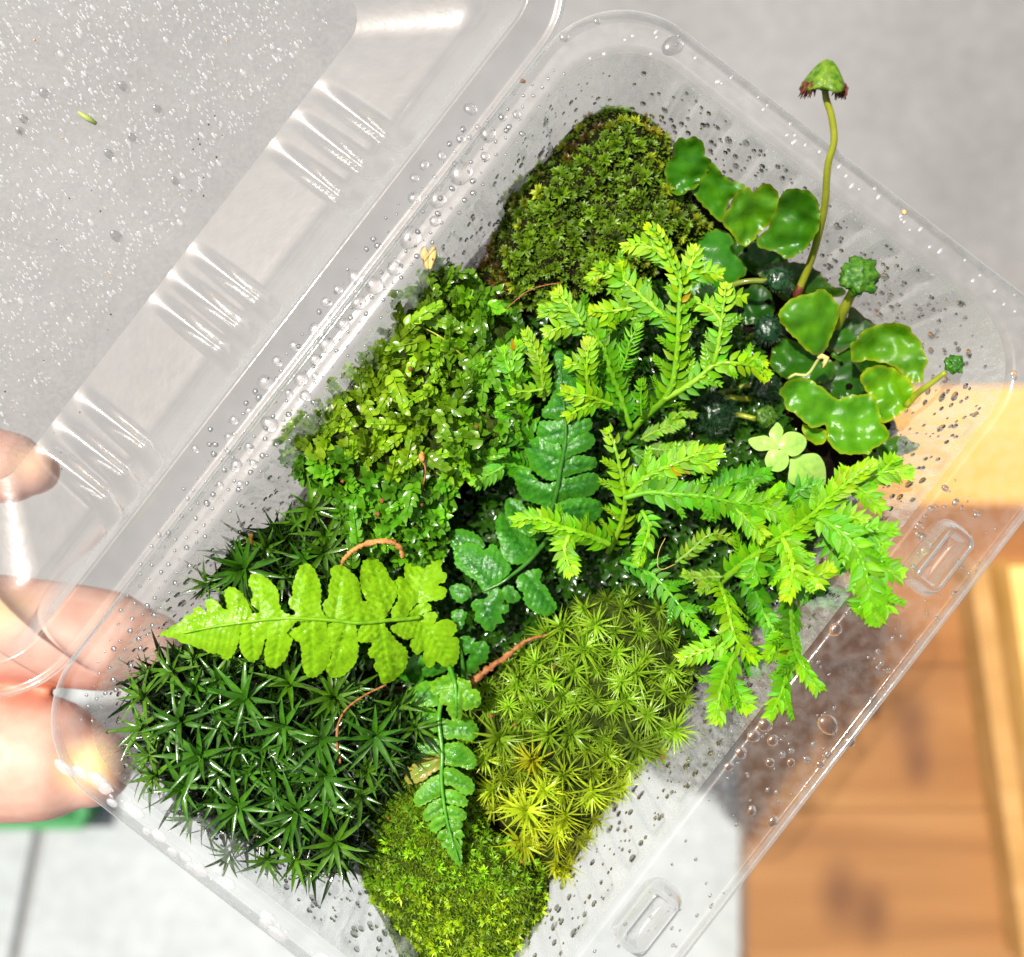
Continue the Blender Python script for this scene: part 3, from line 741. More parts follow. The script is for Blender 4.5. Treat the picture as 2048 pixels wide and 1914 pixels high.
# single creeping shoots that climb out towards the wall
def poly3(pts, z0, z1): n = len(pts); return [W(x, y, z0 + (z1 - z0) * i / (n - 1)) for i, (x, y) in enumerate(pts)]
def creeping(th, pts, z0, z1, c, L=.0024, nm='moss_shoot'):
    line = smooth_line([tuple(p) for p in poly3(pts, z0, z1)], .0013); line = [Vector(p) for p in line]; mb = MB(); n = len(line)
    mb.add(*tube(line, [.0002] * n, 5))
    for i, p in enumerate(line[1:-1], 1):
        d = (line[i + 1] - line[i - 1]).normalized(); f = i / n; side = d.cross(Vector((0, 0, 1))).normalized()
        for s in (-1, 1):
            vs, fs = leaf_blade(L * (1 - .45 * f) * rng.uniform(.85, 1.15), .00075 * (1 - .4 * f), 5, .25, -.2, .75, .7)
            mb.inst(vs, fs, frame(p, Vector((0, 0, 1)) + side * s * .3, d * .75 + side * s + Vector((0, 0, .25))))
    part(nm, mb.v, mb.f, M_mnium, th, c)
creeping(th, cI([(180, 1300), (130, 1180), (112, 1080), (115, 960)]), -.026, -.016, (1.2, .95, .8))
creeping(th, cI([(420, 1330), (300, 1310), (180, 1270), (80, 1200)]), -.026, -.018, (1.1, .9, .8))
creeping(th, cI([(560, 820), (480, 840), (380, 900), (280, 960), (300, 1100)]), -.020, -.022, (1.3, 1.05, .9))
creeping(th, cI([(900, 330), (880, 250), (960, 110), (1010, 70)]), -.022, -.018, (1.1, 1.0, .9))
creeping(th, cI([(700, 560), (740, 480), (690, 400), (800, 330)]), -.018, -.016, (1.3, 1.05, .9))
creeping(th, cA([(950, -10), (900, 60), (850, 120), (790, 190)]), -.022, -.020, (1.5, 1.1, 1))
creeping(th, cI([(830, 640), (850, 700), (830, 780), (790, 830)]), -.014, -.014, (1.35, 1.1, 1))
creeping(th, cI([(1180, 560), (1040, 520), (960, 490)]), -.014, -.013, (1.35, 1.1, 1))
creeping(th, cI([(960, 840), (920, 900), (930, 980)]), -.013, -.014, (1.5, 1.15, 1))

# low moss on the peat, tinted dark to paint the shade in the gaps
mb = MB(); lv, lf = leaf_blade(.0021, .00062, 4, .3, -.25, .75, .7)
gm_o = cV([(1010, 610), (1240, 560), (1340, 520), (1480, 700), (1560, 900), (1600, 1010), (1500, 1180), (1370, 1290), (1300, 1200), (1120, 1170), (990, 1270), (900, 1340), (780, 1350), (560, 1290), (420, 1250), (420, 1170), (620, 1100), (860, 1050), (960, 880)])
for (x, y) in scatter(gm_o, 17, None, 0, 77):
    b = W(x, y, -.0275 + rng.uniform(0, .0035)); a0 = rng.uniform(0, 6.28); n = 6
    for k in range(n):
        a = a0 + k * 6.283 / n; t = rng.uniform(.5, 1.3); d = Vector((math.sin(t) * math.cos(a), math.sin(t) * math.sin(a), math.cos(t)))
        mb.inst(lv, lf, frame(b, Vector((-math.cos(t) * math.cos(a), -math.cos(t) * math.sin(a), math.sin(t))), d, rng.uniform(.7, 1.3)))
o = obj('low_moss', mesh('low_moss', mb.v, mb.f, M_mnium), None, None, (.13, .24, .5)); tag(o, 'low green moss carpeting the peat, its colour darkened as shade between the taller plants', 'moss', kind='stuff')
# ------------------------------------------------------------------ broad leaves traced from the photograph: ferns, liverworts, seedling
def edge_leaf_mat(name, inner, edge, scale, trans=.3, rough=.3, coat=.5, bump=.35, bscale=1800, w=(0.0, .55), veins=0.0, **kw):
    """leaf whose margin has a colour of its own (vertex attribute 'edge', 0 at the margin)"""
    m = leaf_mat(name, inner[0], inner[1], scale, trans, rough, coat, bump, bscale, **kw)
    nt = m.node_tree; at = nt.nodes.new('ShaderNodeAttribute'); at.attribute_name = 'edge'
    rp = nt.nodes.new('ShaderNodeValToRGB'); rp.color_ramp.elements[0].position = w[0]; rp.color_ramp.elements[1].position = w[1]
    nt.links.new(at.outputs['Fac'], rp.inputs[0])
    mx = nt.nodes.new('ShaderNodeMix'); mx.data_type = 'RGBA'; mx.inputs[6].default_value = (*edge, 1)
    first = [n for n in nt.nodes if n.type == 'MIX' and n.data_type == 'RGBA' and n != mx][0]
    out = first.outputs[2]; tos = [l.to_socket for l in out.links]
    res = mx.outputs[2]
    if veins:
        va = nt.nodes.new('ShaderNodeAttribute'); va.attribute_name = 'vein'
        mv = nt.nodes.new('ShaderNodeMath'); mv.operation = 'MULTIPLY'; mv.inputs[1].default_value = veins; nt.links.new(va.outputs['Fac'], mv.inputs[0])
        m3 = nt.nodes.new('ShaderNodeMix'); m3.data_type = 'RGBA'; nt.links.new(mv.outputs[0], m3.inputs[0]); nt.links.new(res, m3.inputs[6])
        m3.inputs[7].default_value = (inner[0][0] * .3, inner[0][1] * .42, inner[0][2], 1); res = m3.outputs[2]
    for s in tos: nt.links.new(res, s)
    nt.links.new(out, mx.inputs[7]); nt.links.new(rp.outputs[0], mx.inputs[0]); return m
M_fernb = edge_leaf_mat('bright_fern', ((.235, .53, .004), (.33, .64, .010)), (.28, .57, .008), 500, .36, .36, .2, .5, 2600, rand=.05, wetness=.5, veins=.42)
M_fernd = edge_leaf_mat('dark_fern', ((.02, .15, .008), (.045, .22, .014)), (.06, .26, .012), 420, .2, .3, .55, .7, 3400, rand=.12, wetness=.7, veins=-.0 or .5)
M_fernm = edge_leaf_mat('young_fern', ((.045, .24, .008), (.09, .34, .016)), (.15, .40, .02), 420, .26, .3, .55, .75, 3400, rand=.12, wetness=.7, use_color=True, veins=.5)
M_liver = edge_leaf_mat('liverwort', ((.035, .18, .003), (.07, .27, .006)), (.15, .28, .005), 260, .36, .36, .35, .35, 4200, w=(.0, .22), rand=.15, use_color=True, wetness=.45)
M_seed = edge_leaf_mat('seedling_leaf', ((.34, .60, .09), (.42, .68, .13)), (.42, .68, .14), 400, .34, .42, .1, .15, 1500, rand=.06, wetness=.2, veins=.35)
M_stalk = leaf_mat('liverwort_stalk', (.30, .33, .02), (.38, .40, .03), 300, .25, .4, .4, .15, 1500, use_color=True, rand=.05)
M_rach = leaf_mat('fern_rachis', (.03, .14, .012), (.06, .2, .02), 500, .1, .4, .4, .2, use_color=True, rand=.05)

def blade(name, outline, mat, parent, zf, axis=None, step=6.5, puff=.0006, pw=16, wr=.0004, wscale=22, serr=1.0, vein=.00016, vp=17, seed=1, color=None, smooth=4, scal=0.0, frill=0.0):
    o = smooth_loop(outline, smooth); cen = np.mean(o, 0)
    if serr:
        n = len(o); q = []
        for i, p in enumerate(o):
            t = o[(i + 1) % n] - o[i - 1]; L = np.hypot(*t) + 1e-9; nr = np.array([t[1], -t[0]]) / L
            q.append(p + nr * serr * (nz(p[0] / 5, p[1] / 5, seed) * 1.2 + .6 * math.sin(i * 1.9) + scal * nz(p[0] / 17, p[1] / 17, seed * 2.1)))
        o = q
    p2, tri, d = fill(o, step, seed); vs = []; vn = []
    if axis is not None:
        a = np.array(axis[0], float); b = np.array(axis[1], float); ab = (b - a) / (np.hypot(*(b - a)) + 1e-9); pr = np.array([-ab[1], ab[0]])
    for (x, y), dd in zip(p2, d):
        z = zf(x, y) + puff * (1 - math.exp(-dd / pw)) + wr * nz(x / wscale, y / wscale, seed * 3.3) + frill * nz(x / 13, y / 13, seed * 1.7) * math.exp(-dd / 14)
        if axis is not None:
            rel = np.array([x, y]) - a; s = rel @ ab; t = rel @ pr
            z -= vein * 2.2 * math.exp(-(t / 3.2) ** 2)
            ph = (s - .75 * abs(t)) / vp; wob = .15 * nz(x / 9, y / 9, seed)
            z += vein * math.cos(2 * math.pi * ph) * min(1, dd / 10)
            vn.append(max(math.exp(-(t / 2.2) ** 2), .75 * max(0, -math.cos(2 * math.pi * (ph + wob))) ** 5))
        else: vn.append(0.0)
        vs.append(W(x, y, z))
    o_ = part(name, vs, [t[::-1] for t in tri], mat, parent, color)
    at = o_.data.attributes.new('edge', 'FLOAT', 'POINT'); at.data.foreach_set('value', [min(1.0, dd / 34) for dd in d])
    av = o_.data.attributes.new('vein', 'FLOAT', 'POINT'); av.data.foreach_set('value', vn)
    return o_
def near_axis(outline, rach):
    """from the nearest point on the rachis to the farthest outline point"""
    o = np.asarray(outline, float); r = np.asarray(rach, float)
    c = o.mean(0); dd = np.hypot(*(r - c).T); base = r[dd.argmin()]
    cl = o[np.argsort(np.hypot(*(o - base).T))[:3]].mean(0)
    tip = o[np.hypot(*(o - cl).T).argmax()]
    return cl, tip
def frond(name, label, rach, lobes, mat, zr, droop, rw=(.00055, .0002), curl=.0006, cat='fern', color=None, vein=.00018, lobe_over=None, ratan=None):
    """rach: pixel line base -> tip; zr: heights at both ends (or list)"""
    line = [np.array(p) for p in smooth_line(rach, 5)]; n = len(line)
    zs = np.interp(np.linspace(0, 1, n), np.linspace(0, 1, len(zr)), zr); la = np.array(line)
    th = thing(name, W(*line[0], zr[0]), label, cat)
    def zf(x, y):
        d = np.hypot(la[:, 0] - x, la[:, 1] - y); i = d.argmin(); return zs[i] - droop * (d[i] / 60) ** 1.7
    part('rachis', *tube([W(p[0], p[1], z + .0008) for p, z in zip(line, zs)], list(np.linspace(rw[0], rw[1], n)), 8), M_rach, th, ratan or (1, 1, 1))
    for i, l in enumerate(lobes):
        dz = (i % 3) * .00022
        o = blade('pinna', l, (lobe_over or {}).get(i, mat), th, lambda x, y: zf(x, y) + dz, near_axis(l, line), step=4.6, puff=curl, seed=i + len(name), vein=vein, color=color, vp=14, serr=1.7, smooth=3)
    return th

bf = [cA(l) for l in (
 [(60, 590), (130, 540), (200, 500), (215, 470), (260, 460), (275, 425), (310, 415), (352, 450), (345, 380), (380, 362), (420, 385), (450, 420), (480, 432), (463, 345), (470, 305), (510, 292), (560, 320), (600, 370), (625, 430), (640, 480), (610, 530),
  (560, 570), (555, 620), (530, 690), (490, 742), (450, 735), (430, 710), (370, 705), (330, 680), (290, 670), (250, 650), (200, 640), (150, 610)],
 [(600, 515), (640, 460), (680, 445), (628, 395), (640, 330), (610, 270), (625, 220), (660, 208), (720, 230), (770, 280), (800, 330), (805, 400), (830, 445), (880, 470), (890, 505), (740, 520)],
 [(860, 500), (905, 450), (870, 420), (862, 370), (885, 345), (885, 290), (905, 220), (930, 165), (970, 146), (1010, 165), (1040, 220), (1060, 280), (1065, 350), (1060, 410), (1080, 460), (1110, 505)],
 [(1070, 505), (1075, 430), (1075, 390), (1110, 350), (1105, 300), (1125, 230), (1118, 190), (1150, 158), (1200, 160), (1240, 190), (1290, 240), (1310, 310), (1315, 370), (1300, 430), (1290, 515)],
 [(1275, 515), (1290, 430), (1315, 375), (1345, 380), (1310, 300), (1305, 220), (1320, 140), (1370, 105), (1420, 125), (1470, 180), (1490, 230), (1530, 270), (1535, 330), (1510, 400), (1480, 450), (1440, 500)],
 [(1510, 490), (1500, 430), (1540, 370), (1520, 260), (1560, 225), (1580, 240), (1580, 190), (1590, 135), (1630, 150), (1660, 140), (1690, 95), (1740, 65), (1780, 80), (1815, 130), (1810, 185), (1845, 215), (1830, 260), (1790, 280), (1840, 300), (1835, 350), (1790, 375), (1740, 380), (1700, 390), (1650, 400), (1610, 450), (1590, 485)],
 [(1600, 465), (1640, 420), (1690, 385), (1735, 395), (1750, 430), (1700, 460), (1650, 475)],
 [(570, 545), (555, 650), (570, 700), (600, 740), (640, 760), (680, 730), (700, 680), (715, 620), (750, 590), (760, 530), (700, 500), (620, 505)],
 [(740, 520), (725, 620), (710, 700), (720, 770), (760, 798), (810, 780), (850, 730), (870, 670), (885, 620), (850, 580), (880, 545), (910, 495), (820, 490)],
 [(925, 535), (860, 570), (870, 610), (930, 640), (940, 700), (945, 770), (970, 840), (1010, 857), (1060, 830), (1110, 770), (1130, 690), (1115, 620), (1100, 540), (1090, 495), (970, 490)],
 [(1105, 535), (1115, 620), (1130, 680), (1125, 740), (1095, 800), (1120, 850), (1160, 855), (1220, 830), (1280, 760), (1297, 680), (1290, 610), (1280, 540), (1250, 505), (1150, 505)],
 [(1310, 535), (1280, 600), (1310, 640), (1360, 635), (1380, 650), (1355, 690), (1365, 730), (1400, 745), (1390, 790), (1420, 830), (1440, 890), (1490, 885), (1540, 850), (1590, 790), (1603, 720), (1590, 670), (1550, 640), (1480, 560), (1440, 505), (1350, 515)],
 [(1600, 495), (1540, 515), (1490, 550), (1560, 605), (1605, 620), (1640, 605), (1615, 640), (1630, 690), (1665, 710), (1700, 690), (1690, 740), (1720, 785), (1750, 790), (1780, 755), (1820, 785), (1880, 785), (1915, 740), (1922, 670), (1915, 610), (1880, 600), (1905, 560), (1890, 510), (1850, 492), (1800, 500), (1765, 520), (1785, 480), (1770, 445), (1730, 450), (1660, 478)])]
frond('fern_frond', 'bright yellow green fern frond reaching over the left wall, lobed and wet', cA([(1680, 478), (1600, 490), (1500, 497), (1300, 515), (1150, 500), (1000, 490), (800, 487), (450, 530), (200, 578)]),
      bf, M_fernb, [-.009, -.001, .003, .0045, .003], .0016, vein=.00016, curl=.0003, ratan=(4.6, 2.7, .8), rw=(.00042, .00018))
df = [cB(l) for l in (
 [(735, 65), (760, 75), (790, 110), (800, 160), (840, 180), (850, 230), (880, 260), (880, 300), (850, 330), (885, 390), (900, 430), (850, 490), (780, 500), (740, 505), (700, 490), (640, 480), (632, 430), (660, 405), (690, 340), (680, 280), (710, 250), (700, 210), (720, 180), (705, 120), (712, 80)],
 [(770, 640), (740, 650), (700, 645), (640, 625), (600, 600), (605, 540), (620, 505), (660, 500), (720, 500), (780, 490), (790, 580)],
 [(745, 650), (690, 640), (600, 600), (560, 632), (525, 650), (525, 690), (540, 730), (580, 810), (640, 855), (690, 870), (740, 850), (760, 740)],
 [(460, 830), (480, 800), (530, 800), (580, 840), (620, 880), (680, 890), (730, 880), (715, 1000), (665, 1080), (640, 1030), (580, 1010), (510, 980), (470, 900)],
 [(775, 560), (840, 500), (920, 483), (945, 510), (930, 560), (880, 590), (820, 640), (770, 650)],
 [(760, 650), (830, 610), (900, 575), (950, 590), (960, 640), (920, 680), (850, 705), (760, 740)],
 [(740, 770), (800, 720), (880, 715), (960, 730), (970, 780), (920, 810), (840, 830), (735, 860)],
 [(725, 880), (820, 850), (900, 825), (960, 825), (995, 860), (990, 910), (940, 960), (880, 975), (800, 980), (740, 1000), (705, 1015)],
 [(680, 1095), (730, 1010), (850, 975), (960, 985), (1010, 1030), (990, 1090), (940, 1140), (905, 1170), (830, 1140), (740, 1130)])]
frond('fern_frond', 'dark green glossy fern frond standing in the middle of the clamshell', cB([(640, 1180), (672, 1100), (720, 950), (740, 830), (775, 640), (775, 500), (745, 150)]), df, M_fernd, [-.019, -.012, -.009, -.008, -.012], .0018, curl=.0009, vein=.0002)
lf3 = [cB(l) for l in (
 [(400, 1040), (410, 990), (450, 980), (500, 1000), (540, 1050), (600, 1060), (640, 1100), (650, 1200), (590, 1245), (520, 1200), (450, 1170), (410, 1100)],
 [(345, 1120), (385, 1070), (430, 1130), (500, 1190), (590, 1250), (600, 1300), (560, 1350), (500, 1390), (430, 1380), (380, 1330), (370, 1260), (345, 1180)],
 [(95, 1290), (150, 1260), (230, 1265), (275, 1300), (330, 1260), (400, 1350), (440, 1420), (380, 1490), (330, 1540), (280, 1570), (230, 1500), (160, 1450), (100, 1400), (85, 1340)],
 [(60, 1190), (110, 1170), (190, 1185), (260, 1230), (270, 1290), (150, 1270), (90, 1300), (55, 1240)],
 [(195, 1640), (215, 1610), (280, 1600), (310, 1560), (360, 1530), (400, 1590), (385, 1640), (425, 1640), (420, 1690), (380, 1700), (395, 1750), (350, 1760), (330, 1800), (280, 1800), (250, 1760), (215, 1740), (220, 1690), (200, 1670)],
 [(385, 1545), (430, 1520), (480, 1560), (500, 1600), (460, 1630), (410, 1620)],
 [(480, 1470), (520, 1440), (580, 1420), (635, 1430), (620, 1490), (660, 1530), (690, 1590), (722, 1640), (715, 1680), (660, 1708), (600, 1690), (550, 1660), (515, 1610), (520, 1570), (480, 1540)],
 [(60, 1560), (60, 1530), (110, 1510), (180, 1530), (185, 1590), (130, 1630), (80, 1600)])]
frond('fern_frond', 'dark green lobed fern frond with pale wet lower leaflets, left of centre', cB([(680, 1220), (620, 1290), (540, 1380), (440, 1460), (370, 1510), (260, 1560)]), lf3, M_fernd, [-.020, -.014, -.012, -.012], .0008, curl=.0009, vein=.0002)
lf4 = [cC(l) for l in (
 [(455, 585), (330, 592), (220, 585), (205, 520), (220, 460), (290, 420), (360, 390), (440, 420), (475, 500)],
 [(450, 625), (330, 600), (270, 600), (190, 640), (150, 700), (150, 755), (230, 770), (320, 760), (380, 815), (440, 790), (465, 720)],
 [(460, 830), (350, 830), (260, 840), (200, 890), (188, 950), (220, 995), (300, 990), (400, 970), (475, 960)],
 [(470, 970), (350, 985), (280, 1020), (210, 1090), (190, 1140), (210, 1190), (270, 1190), (350, 1160), (400, 1110), (470, 1070)],
 [(475, 1125), (400, 1140), (320, 1210), (265, 1290), (270, 1360), (320, 1365), (400, 1320), (460, 1290), (495, 1240)],
 [(485, 1300), (400, 1330), (340, 1400), (335, 1460), (365, 1485), (430, 1450), (480, 1430), (505, 1370)],
 [(505, 1430), (430, 1440), (390, 1490), (385, 1545), (430, 1570), (480, 1530), (525, 1490)],
 [(530, 1540), (460, 1560), (445, 1600), (465, 1630), (550, 1610)],
 [(540, 1620), (475, 1650), (490, 1685), (560, 1680)],
 [(470, 690), (560, 695), (640, 670), (700, 690), (750, 740), (765, 790), (740, 840), (680, 860), (580, 840), (520, 850), (470, 800)],
 [(475, 900), (560, 870), (620, 870), (690, 920), (745, 990), (740, 1060), (690, 1080), (620, 1060), (540, 1050), (480, 1030)],
 [(475, 1080), (560, 1065), (640, 1110), (710, 1160), (735, 1230), (700, 1275), (640, 1270), (560, 1210), (485, 1190)],
 [(490, 1240), (570, 1235), (640, 1270), (685, 1330), (660, 1370), (600, 1360), (500, 1330)],
 [(500, 1370), (580, 1360), (640, 1390), (675, 1430), (650, 1475), (580, 1470), (515, 1450)],
 [(520, 1480), (600, 1470), (640, 1500), (625, 1540), (540, 1560)],
 [(540, 1560), (610, 1540), (650, 1580), (645, 1610), (560, 1620)],
 [(560, 1640), (620, 1620), (640, 1650), (630, 1680), (575, 1690)],
 [(510, 1690), (560, 1590), (610, 1650), (632, 1700), (632, 1830), (600, 1820), (550, 1760)])]
M_fernsp = edge_leaf_mat('spotted_fern', ((.10, .26, .02), (.30, .30, .05)), (.32, .28, .05), 420, .2, .28, .8, .6, 3000, rand=.1, wetness=.7, spots=((.05, .02, .01), 420, .60))
frond('fern_frond', 'narrow mid green fern frond pointing down over the fine moss, one leaflet browned', cC([(560, 290), (500, 450), (465, 600), (455, 720), (480, 950), (475, 1150), (500, 1380), (540, 1560), (610, 1790)]), lf4, M_fernm, [-.021, -.014, -.0115, -.0105, -.011], .0009, curl=.0011, lobe_over={3: M_fernsp}, ratan=(2.2, 2.0, 1.5), color=(1, 1, 1))
lf5 = [cC(l) for l in (
 [(600, 340), (500, 350), (400, 400), (390, 440), (410, 500), (480, 480), (560, 440)],
 [(590, 420), (480, 470), (460, 540), (480, 585), (520, 580), (515, 620), (550, 680), (590, 705), (625, 690), (640, 630), (660, 560), (640, 450)],
 [(600, 370), (650, 380), (700, 400), (710, 450), (760, 470), (780, 530), (775, 580), (720, 610), (650, 620), (640, 540), (600, 450)])]
frond('fern_frond', 'small bright three lobed fern leaf hanging over the narrow frond', cC([(535, 285), (560, 350), (585, 450), (590, 600), (590, 680)]), lf5, M_fernm, [-.012, -.008, -.0075, -.010], .0008, curl=.0009, color=(1.35, 1.15, 1), ratan=(1.8, 1.7, 1.2))
lf6 = [cC(l) for l in (
 [(610, 80), (650, 45), (720, 65), (740, 120), (700, 180), (630, 180)],
 [(650, 290), (690, 200), (740, 100), (800, 85), (845, 130), (840, 190), (820, 250), (770, 270), (760, 320), (710, 335), (660, 320)],
 [(320, 290), (370, 275), (460, 260), (540, 290), (440, 350), (340, 360)],
 [(150, 360), (200, 250), (300, 180), (350, 300), (330, 400), (270, 420)])] + [cB(l) for l in ([(70, 1690), (120, 1665), (165, 1690), (160, 1720), (140, 1780), (100, 1810), (80, 1740)],)]
frond('fern_frond', 'small dark fern frond mostly hidden under the bright frond', cC([(650, 380), (640, 260), (620, 150), (560, 60)]), lf6, M_fernd, [-.020, -.017, -.015, -.014], .0002, curl=.0008, ratan=(1.2, 1.1, 1))
lf7 = [[(x, y) for x, y in cA(l)] for l in ([(1480, 180), (1530, 130), (1590, 160), (1580, 230), (1520, 240)], [(1230, 190), (1225, 130), (1280, 110), (1320, 150), (1310, 220), (1260, 230)])]

# ------------------------------------------------------------------ liverworts
def thallus(label, lobes, z, tiltv=(0, 0), cup=.0, color=None, wr=.0016, wsc=30, cat='liverwort', seed=1):
    """lobes: pixel outlines; z height at the middle; tilt per pixel; cup raises (+) or drops (-) the margin"""
    c = np.mean(np.concatenate([np.asarray(l) for l in lobes]), 0)
    th = thing('liverwort', W(*c, z), label, cat)
    lobes = [[tuple(np.mean(l, 0) + (np.asarray(p) - np.mean(l, 0)) * 1.07) for p in l] for l in lobes]
    for i, l in enumerate(lobes):
        lc = np.mean(l, 0)
        def zf(x, y): return z + tiltv[0] * (x - c[0]) + tiltv[1] * (y - c[1]) + cup * (((x - lc[0]) ** 2 + (y - lc[1]) ** 2) / 60 ** 2) + i * .0005
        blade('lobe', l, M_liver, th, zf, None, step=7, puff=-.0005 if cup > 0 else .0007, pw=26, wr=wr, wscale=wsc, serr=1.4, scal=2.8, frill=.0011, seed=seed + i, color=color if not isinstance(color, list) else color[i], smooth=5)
    return th
th = thallus('upright liverwort lobe with a notched top, beside the cushion moss', [cDD([(180, 85), (240, 95), (300, 75), (350, 95), (405, 160), (410, 240), (460, 270), (455, 340), (400, 450), (330, 520), (250, 560), (180, 590), (120, 560), (70, 470), (55, 380), (70, 300), (130, 240), (135, 140)])],
        -.013, (.00001, -.00006), .001, (.8, .85, 1), seed=2)
thallus('wavy liverwort lobe wedged between the notched lobe and the two round ones', [cDD([(460, 340), (520, 340), (580, 420), (640, 470), (700, 480), (770, 500), (770, 550), (700, 600), (640, 650), (590, 840), (510, 790), (430, 710), (330, 600), (330, 520), (420, 420)])],
        -.016, (0, -.00004), .001, (1, .95, 1), seed=3, wr=.0018)
thallus('rounded liverwort lobe, the left one of a pair standing at the wall', [cDD([(690, 650), (740, 570), (830, 560), (870, 590), (920, 530), (990, 510), (1060, 570), (1085, 680), (1060, 790), (1000, 880), (920, 950), (830, 1040), (770, 1060), (680, 970), (620, 900), (600, 800), (650, 740)])],
        -.010, (-.00002, -.00006), .0012, (1.7, 1.2, 1), seed=4)
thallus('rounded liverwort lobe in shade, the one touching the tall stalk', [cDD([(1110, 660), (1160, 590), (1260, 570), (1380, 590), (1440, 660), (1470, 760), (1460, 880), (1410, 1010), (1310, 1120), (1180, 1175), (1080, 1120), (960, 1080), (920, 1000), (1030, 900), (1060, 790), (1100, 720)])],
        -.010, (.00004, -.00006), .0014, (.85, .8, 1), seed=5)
thallus('smooth pale sheened liverwort lobe behind the tips of the upright spikemoss', [cDD([(290, 1040), (400, 970), (520, 940), (620, 960), (680, 1040), (690, 1130), (760, 1220), (790, 1290), (740, 1370), (650, 1420), (540, 1440), (440, 1380), (400, 1200), (330, 1100)]),
         cDD([(330, 1400), (480, 1360), (650, 1430), (690, 1520), (560, 1620), (380, 1600), (280, 1520)])], -.020, (0, .00001), -.0012, (.7, .9, 1.6), seed=6, wr=.0008)
thallus('dark brown edged liverwort lobe lying at the foot of the tall stalk', [cDD([(920, 1300), (1050, 1240), (1200, 1240), (1350, 1250), (1470, 1330), (1560, 1430), (1700, 1480), (1660, 1540), (1500, 1560), (1300, 1580), (1150, 1560), (1000, 1420)])], -.024, (0, 0), -.001, (.42, .34, 1.1), seed=7)
thallus('bright liverwort lobe just below the tall stalk', [cE([(370, 320), (480, 245), (590, 210), (690, 175), (770, 240), (825, 320), (810, 440), (760, 560), (710, 660), (630, 700), (500, 600), (390, 480), (350, 400)])], -.016, (-.00002, -.00002), -.001, (1.5, 1.15, 1), seed=8)
thallus('deep green shaded liverwort lobe under the little yellow hook', [cE([(270, 760), (300, 650), (380, 580), (500, 640), (620, 720), (760, 770), (780, 880), (700, 940), (500, 940), (380, 900), (290, 830)])], -.023, (0, 0), -.001, (.55, .6, 1), seed=9)  # shade on this lobe is put into its darker tint
thallus('bluish dark liverwort lobe with a brown margin in the right corner', [cE([(740, 600), (800, 490), (900, 430), (940, 320), (1040, 400), (1150, 490), (1050, 580), (990, 650), (900, 650), (830, 700)])], -.026, (0, 0), .0005, (.9, .5, 8), seed=10)
thallus('folded yellow green liverwort rosette beside the right wall', [cE([(960, 760), (1000, 600), (1090, 510), (1200, 470), (1300, 460), (1430, 500), (1440, 540), (1500, 590), (1530, 680), (1565, 760), (1540, 850), (1530, 920), (1440, 930), (1390, 880), (1280, 800), (1150, 760), (1040, 770)]),
         cE([(1030, 900), (1100, 830), (1250, 830), (1380, 890), (1440, 980), (1450, 1080), (1390, 1170), (1280, 1250), (1210, 1275), (1160, 1200), (1120, 1080), (1060, 1000)])], -.018, (.00002, -.00002), .0012, [(1.8, 1.25, 1), (2.4, 1.5, 1)], seed=11, wr=.002)
thallus('broad cupped pale green liverwort, largest of its kind, above the small seedling', [cE([(360, 1040), (430, 960), (560, 940), (700, 1000), (800, 1090), (900, 1080), (1040, 1060), (1100, 1080), (1150, 1180), (1160, 1270), (1230, 1380), (1200, 1440), (1120, 1480), (1060, 1530), (930, 1540), (840, 1530), (760, 1450), (740, 1380), (720, 1310), (640, 1330), (560, 1290), (500, 1220), (420, 1180), (390, 1100)])],
         -.016, (0, .00001), .0009, (1.6, 1.3, 1.4), seed=12, wr=.0022, wsc=40)
thallus('small light green liverwort lobe touching the seedling', [cE([(530, 1310), (620, 1330), (720, 1350), (730, 1400), (690, 1470), (640, 1470), (560, 1420)])], -.0185, (0, 0), -.0012, (2.0, 1.3, 1.3), seed=13)
thallus('olive liverwort lobe lying along the foot of the right wall', [cE([(1050, 1550), (1150, 1490), (1250, 1420), (1400, 1410), (1440, 1450), (1520, 1470), (1440, 1530), (1300, 1580), (1180, 1620), (1080, 1620)])], -.026, (0, 0), -.0008, (.8, .65, 1), seed=14)
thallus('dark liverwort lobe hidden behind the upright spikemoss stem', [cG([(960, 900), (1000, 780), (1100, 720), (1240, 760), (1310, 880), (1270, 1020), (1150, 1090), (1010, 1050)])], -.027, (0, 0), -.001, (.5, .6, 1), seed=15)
thallus('dark green shaded liverwort lobe between the pale sheened lobe and the spiky buds', [cDD([(690, 1440), (780, 1480), (900, 1440), (1000, 1500), (1050, 1620), (1020, 1760), (880, 1800), (740, 1760), (640, 1640)])], -.027, (0, 0), -.001, (.22, .3, .8), seed=17)  # filler lobe, dark tint paints the shade behind the others
thallus('shaded liverwort lobe under the pair of rounded lobes at the wall', [cDD([(680, 960), (820, 1020), (960, 1060), (1100, 1130), (1160, 1220), (1020, 1300), (880, 1330), (780, 1240), (700, 1120)])], -.027, (0, 0), -.001, (.3, .35, .8), seed=18)  # filler lobe with the shade under the pair painted into its tint
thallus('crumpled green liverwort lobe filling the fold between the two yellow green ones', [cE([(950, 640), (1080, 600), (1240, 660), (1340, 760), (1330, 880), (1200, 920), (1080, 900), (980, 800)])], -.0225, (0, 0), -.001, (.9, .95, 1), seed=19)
thallus('shaded liverwort lobe between the bright lobe and the yellow green rosette', [cE([(760, 520), (860, 480), (980, 560), (1000, 700), (920, 780), (800, 740), (720, 640)])], -.0265, (0, 0), -.001, (.55, .6, 1), seed=20)  # gap filler, shade painted in by the darker tint
thallus('dark wrinkled liverwort lobe under the rosette in the right corner', [cE([(640, 880), (760, 800), (900, 720), (1000, 800), (1060, 900), (1080, 1060), (900, 1090), (780, 1060), (660, 980)])], -.027, (0, 0), -.001, (.35, .4, 1), seed=16)

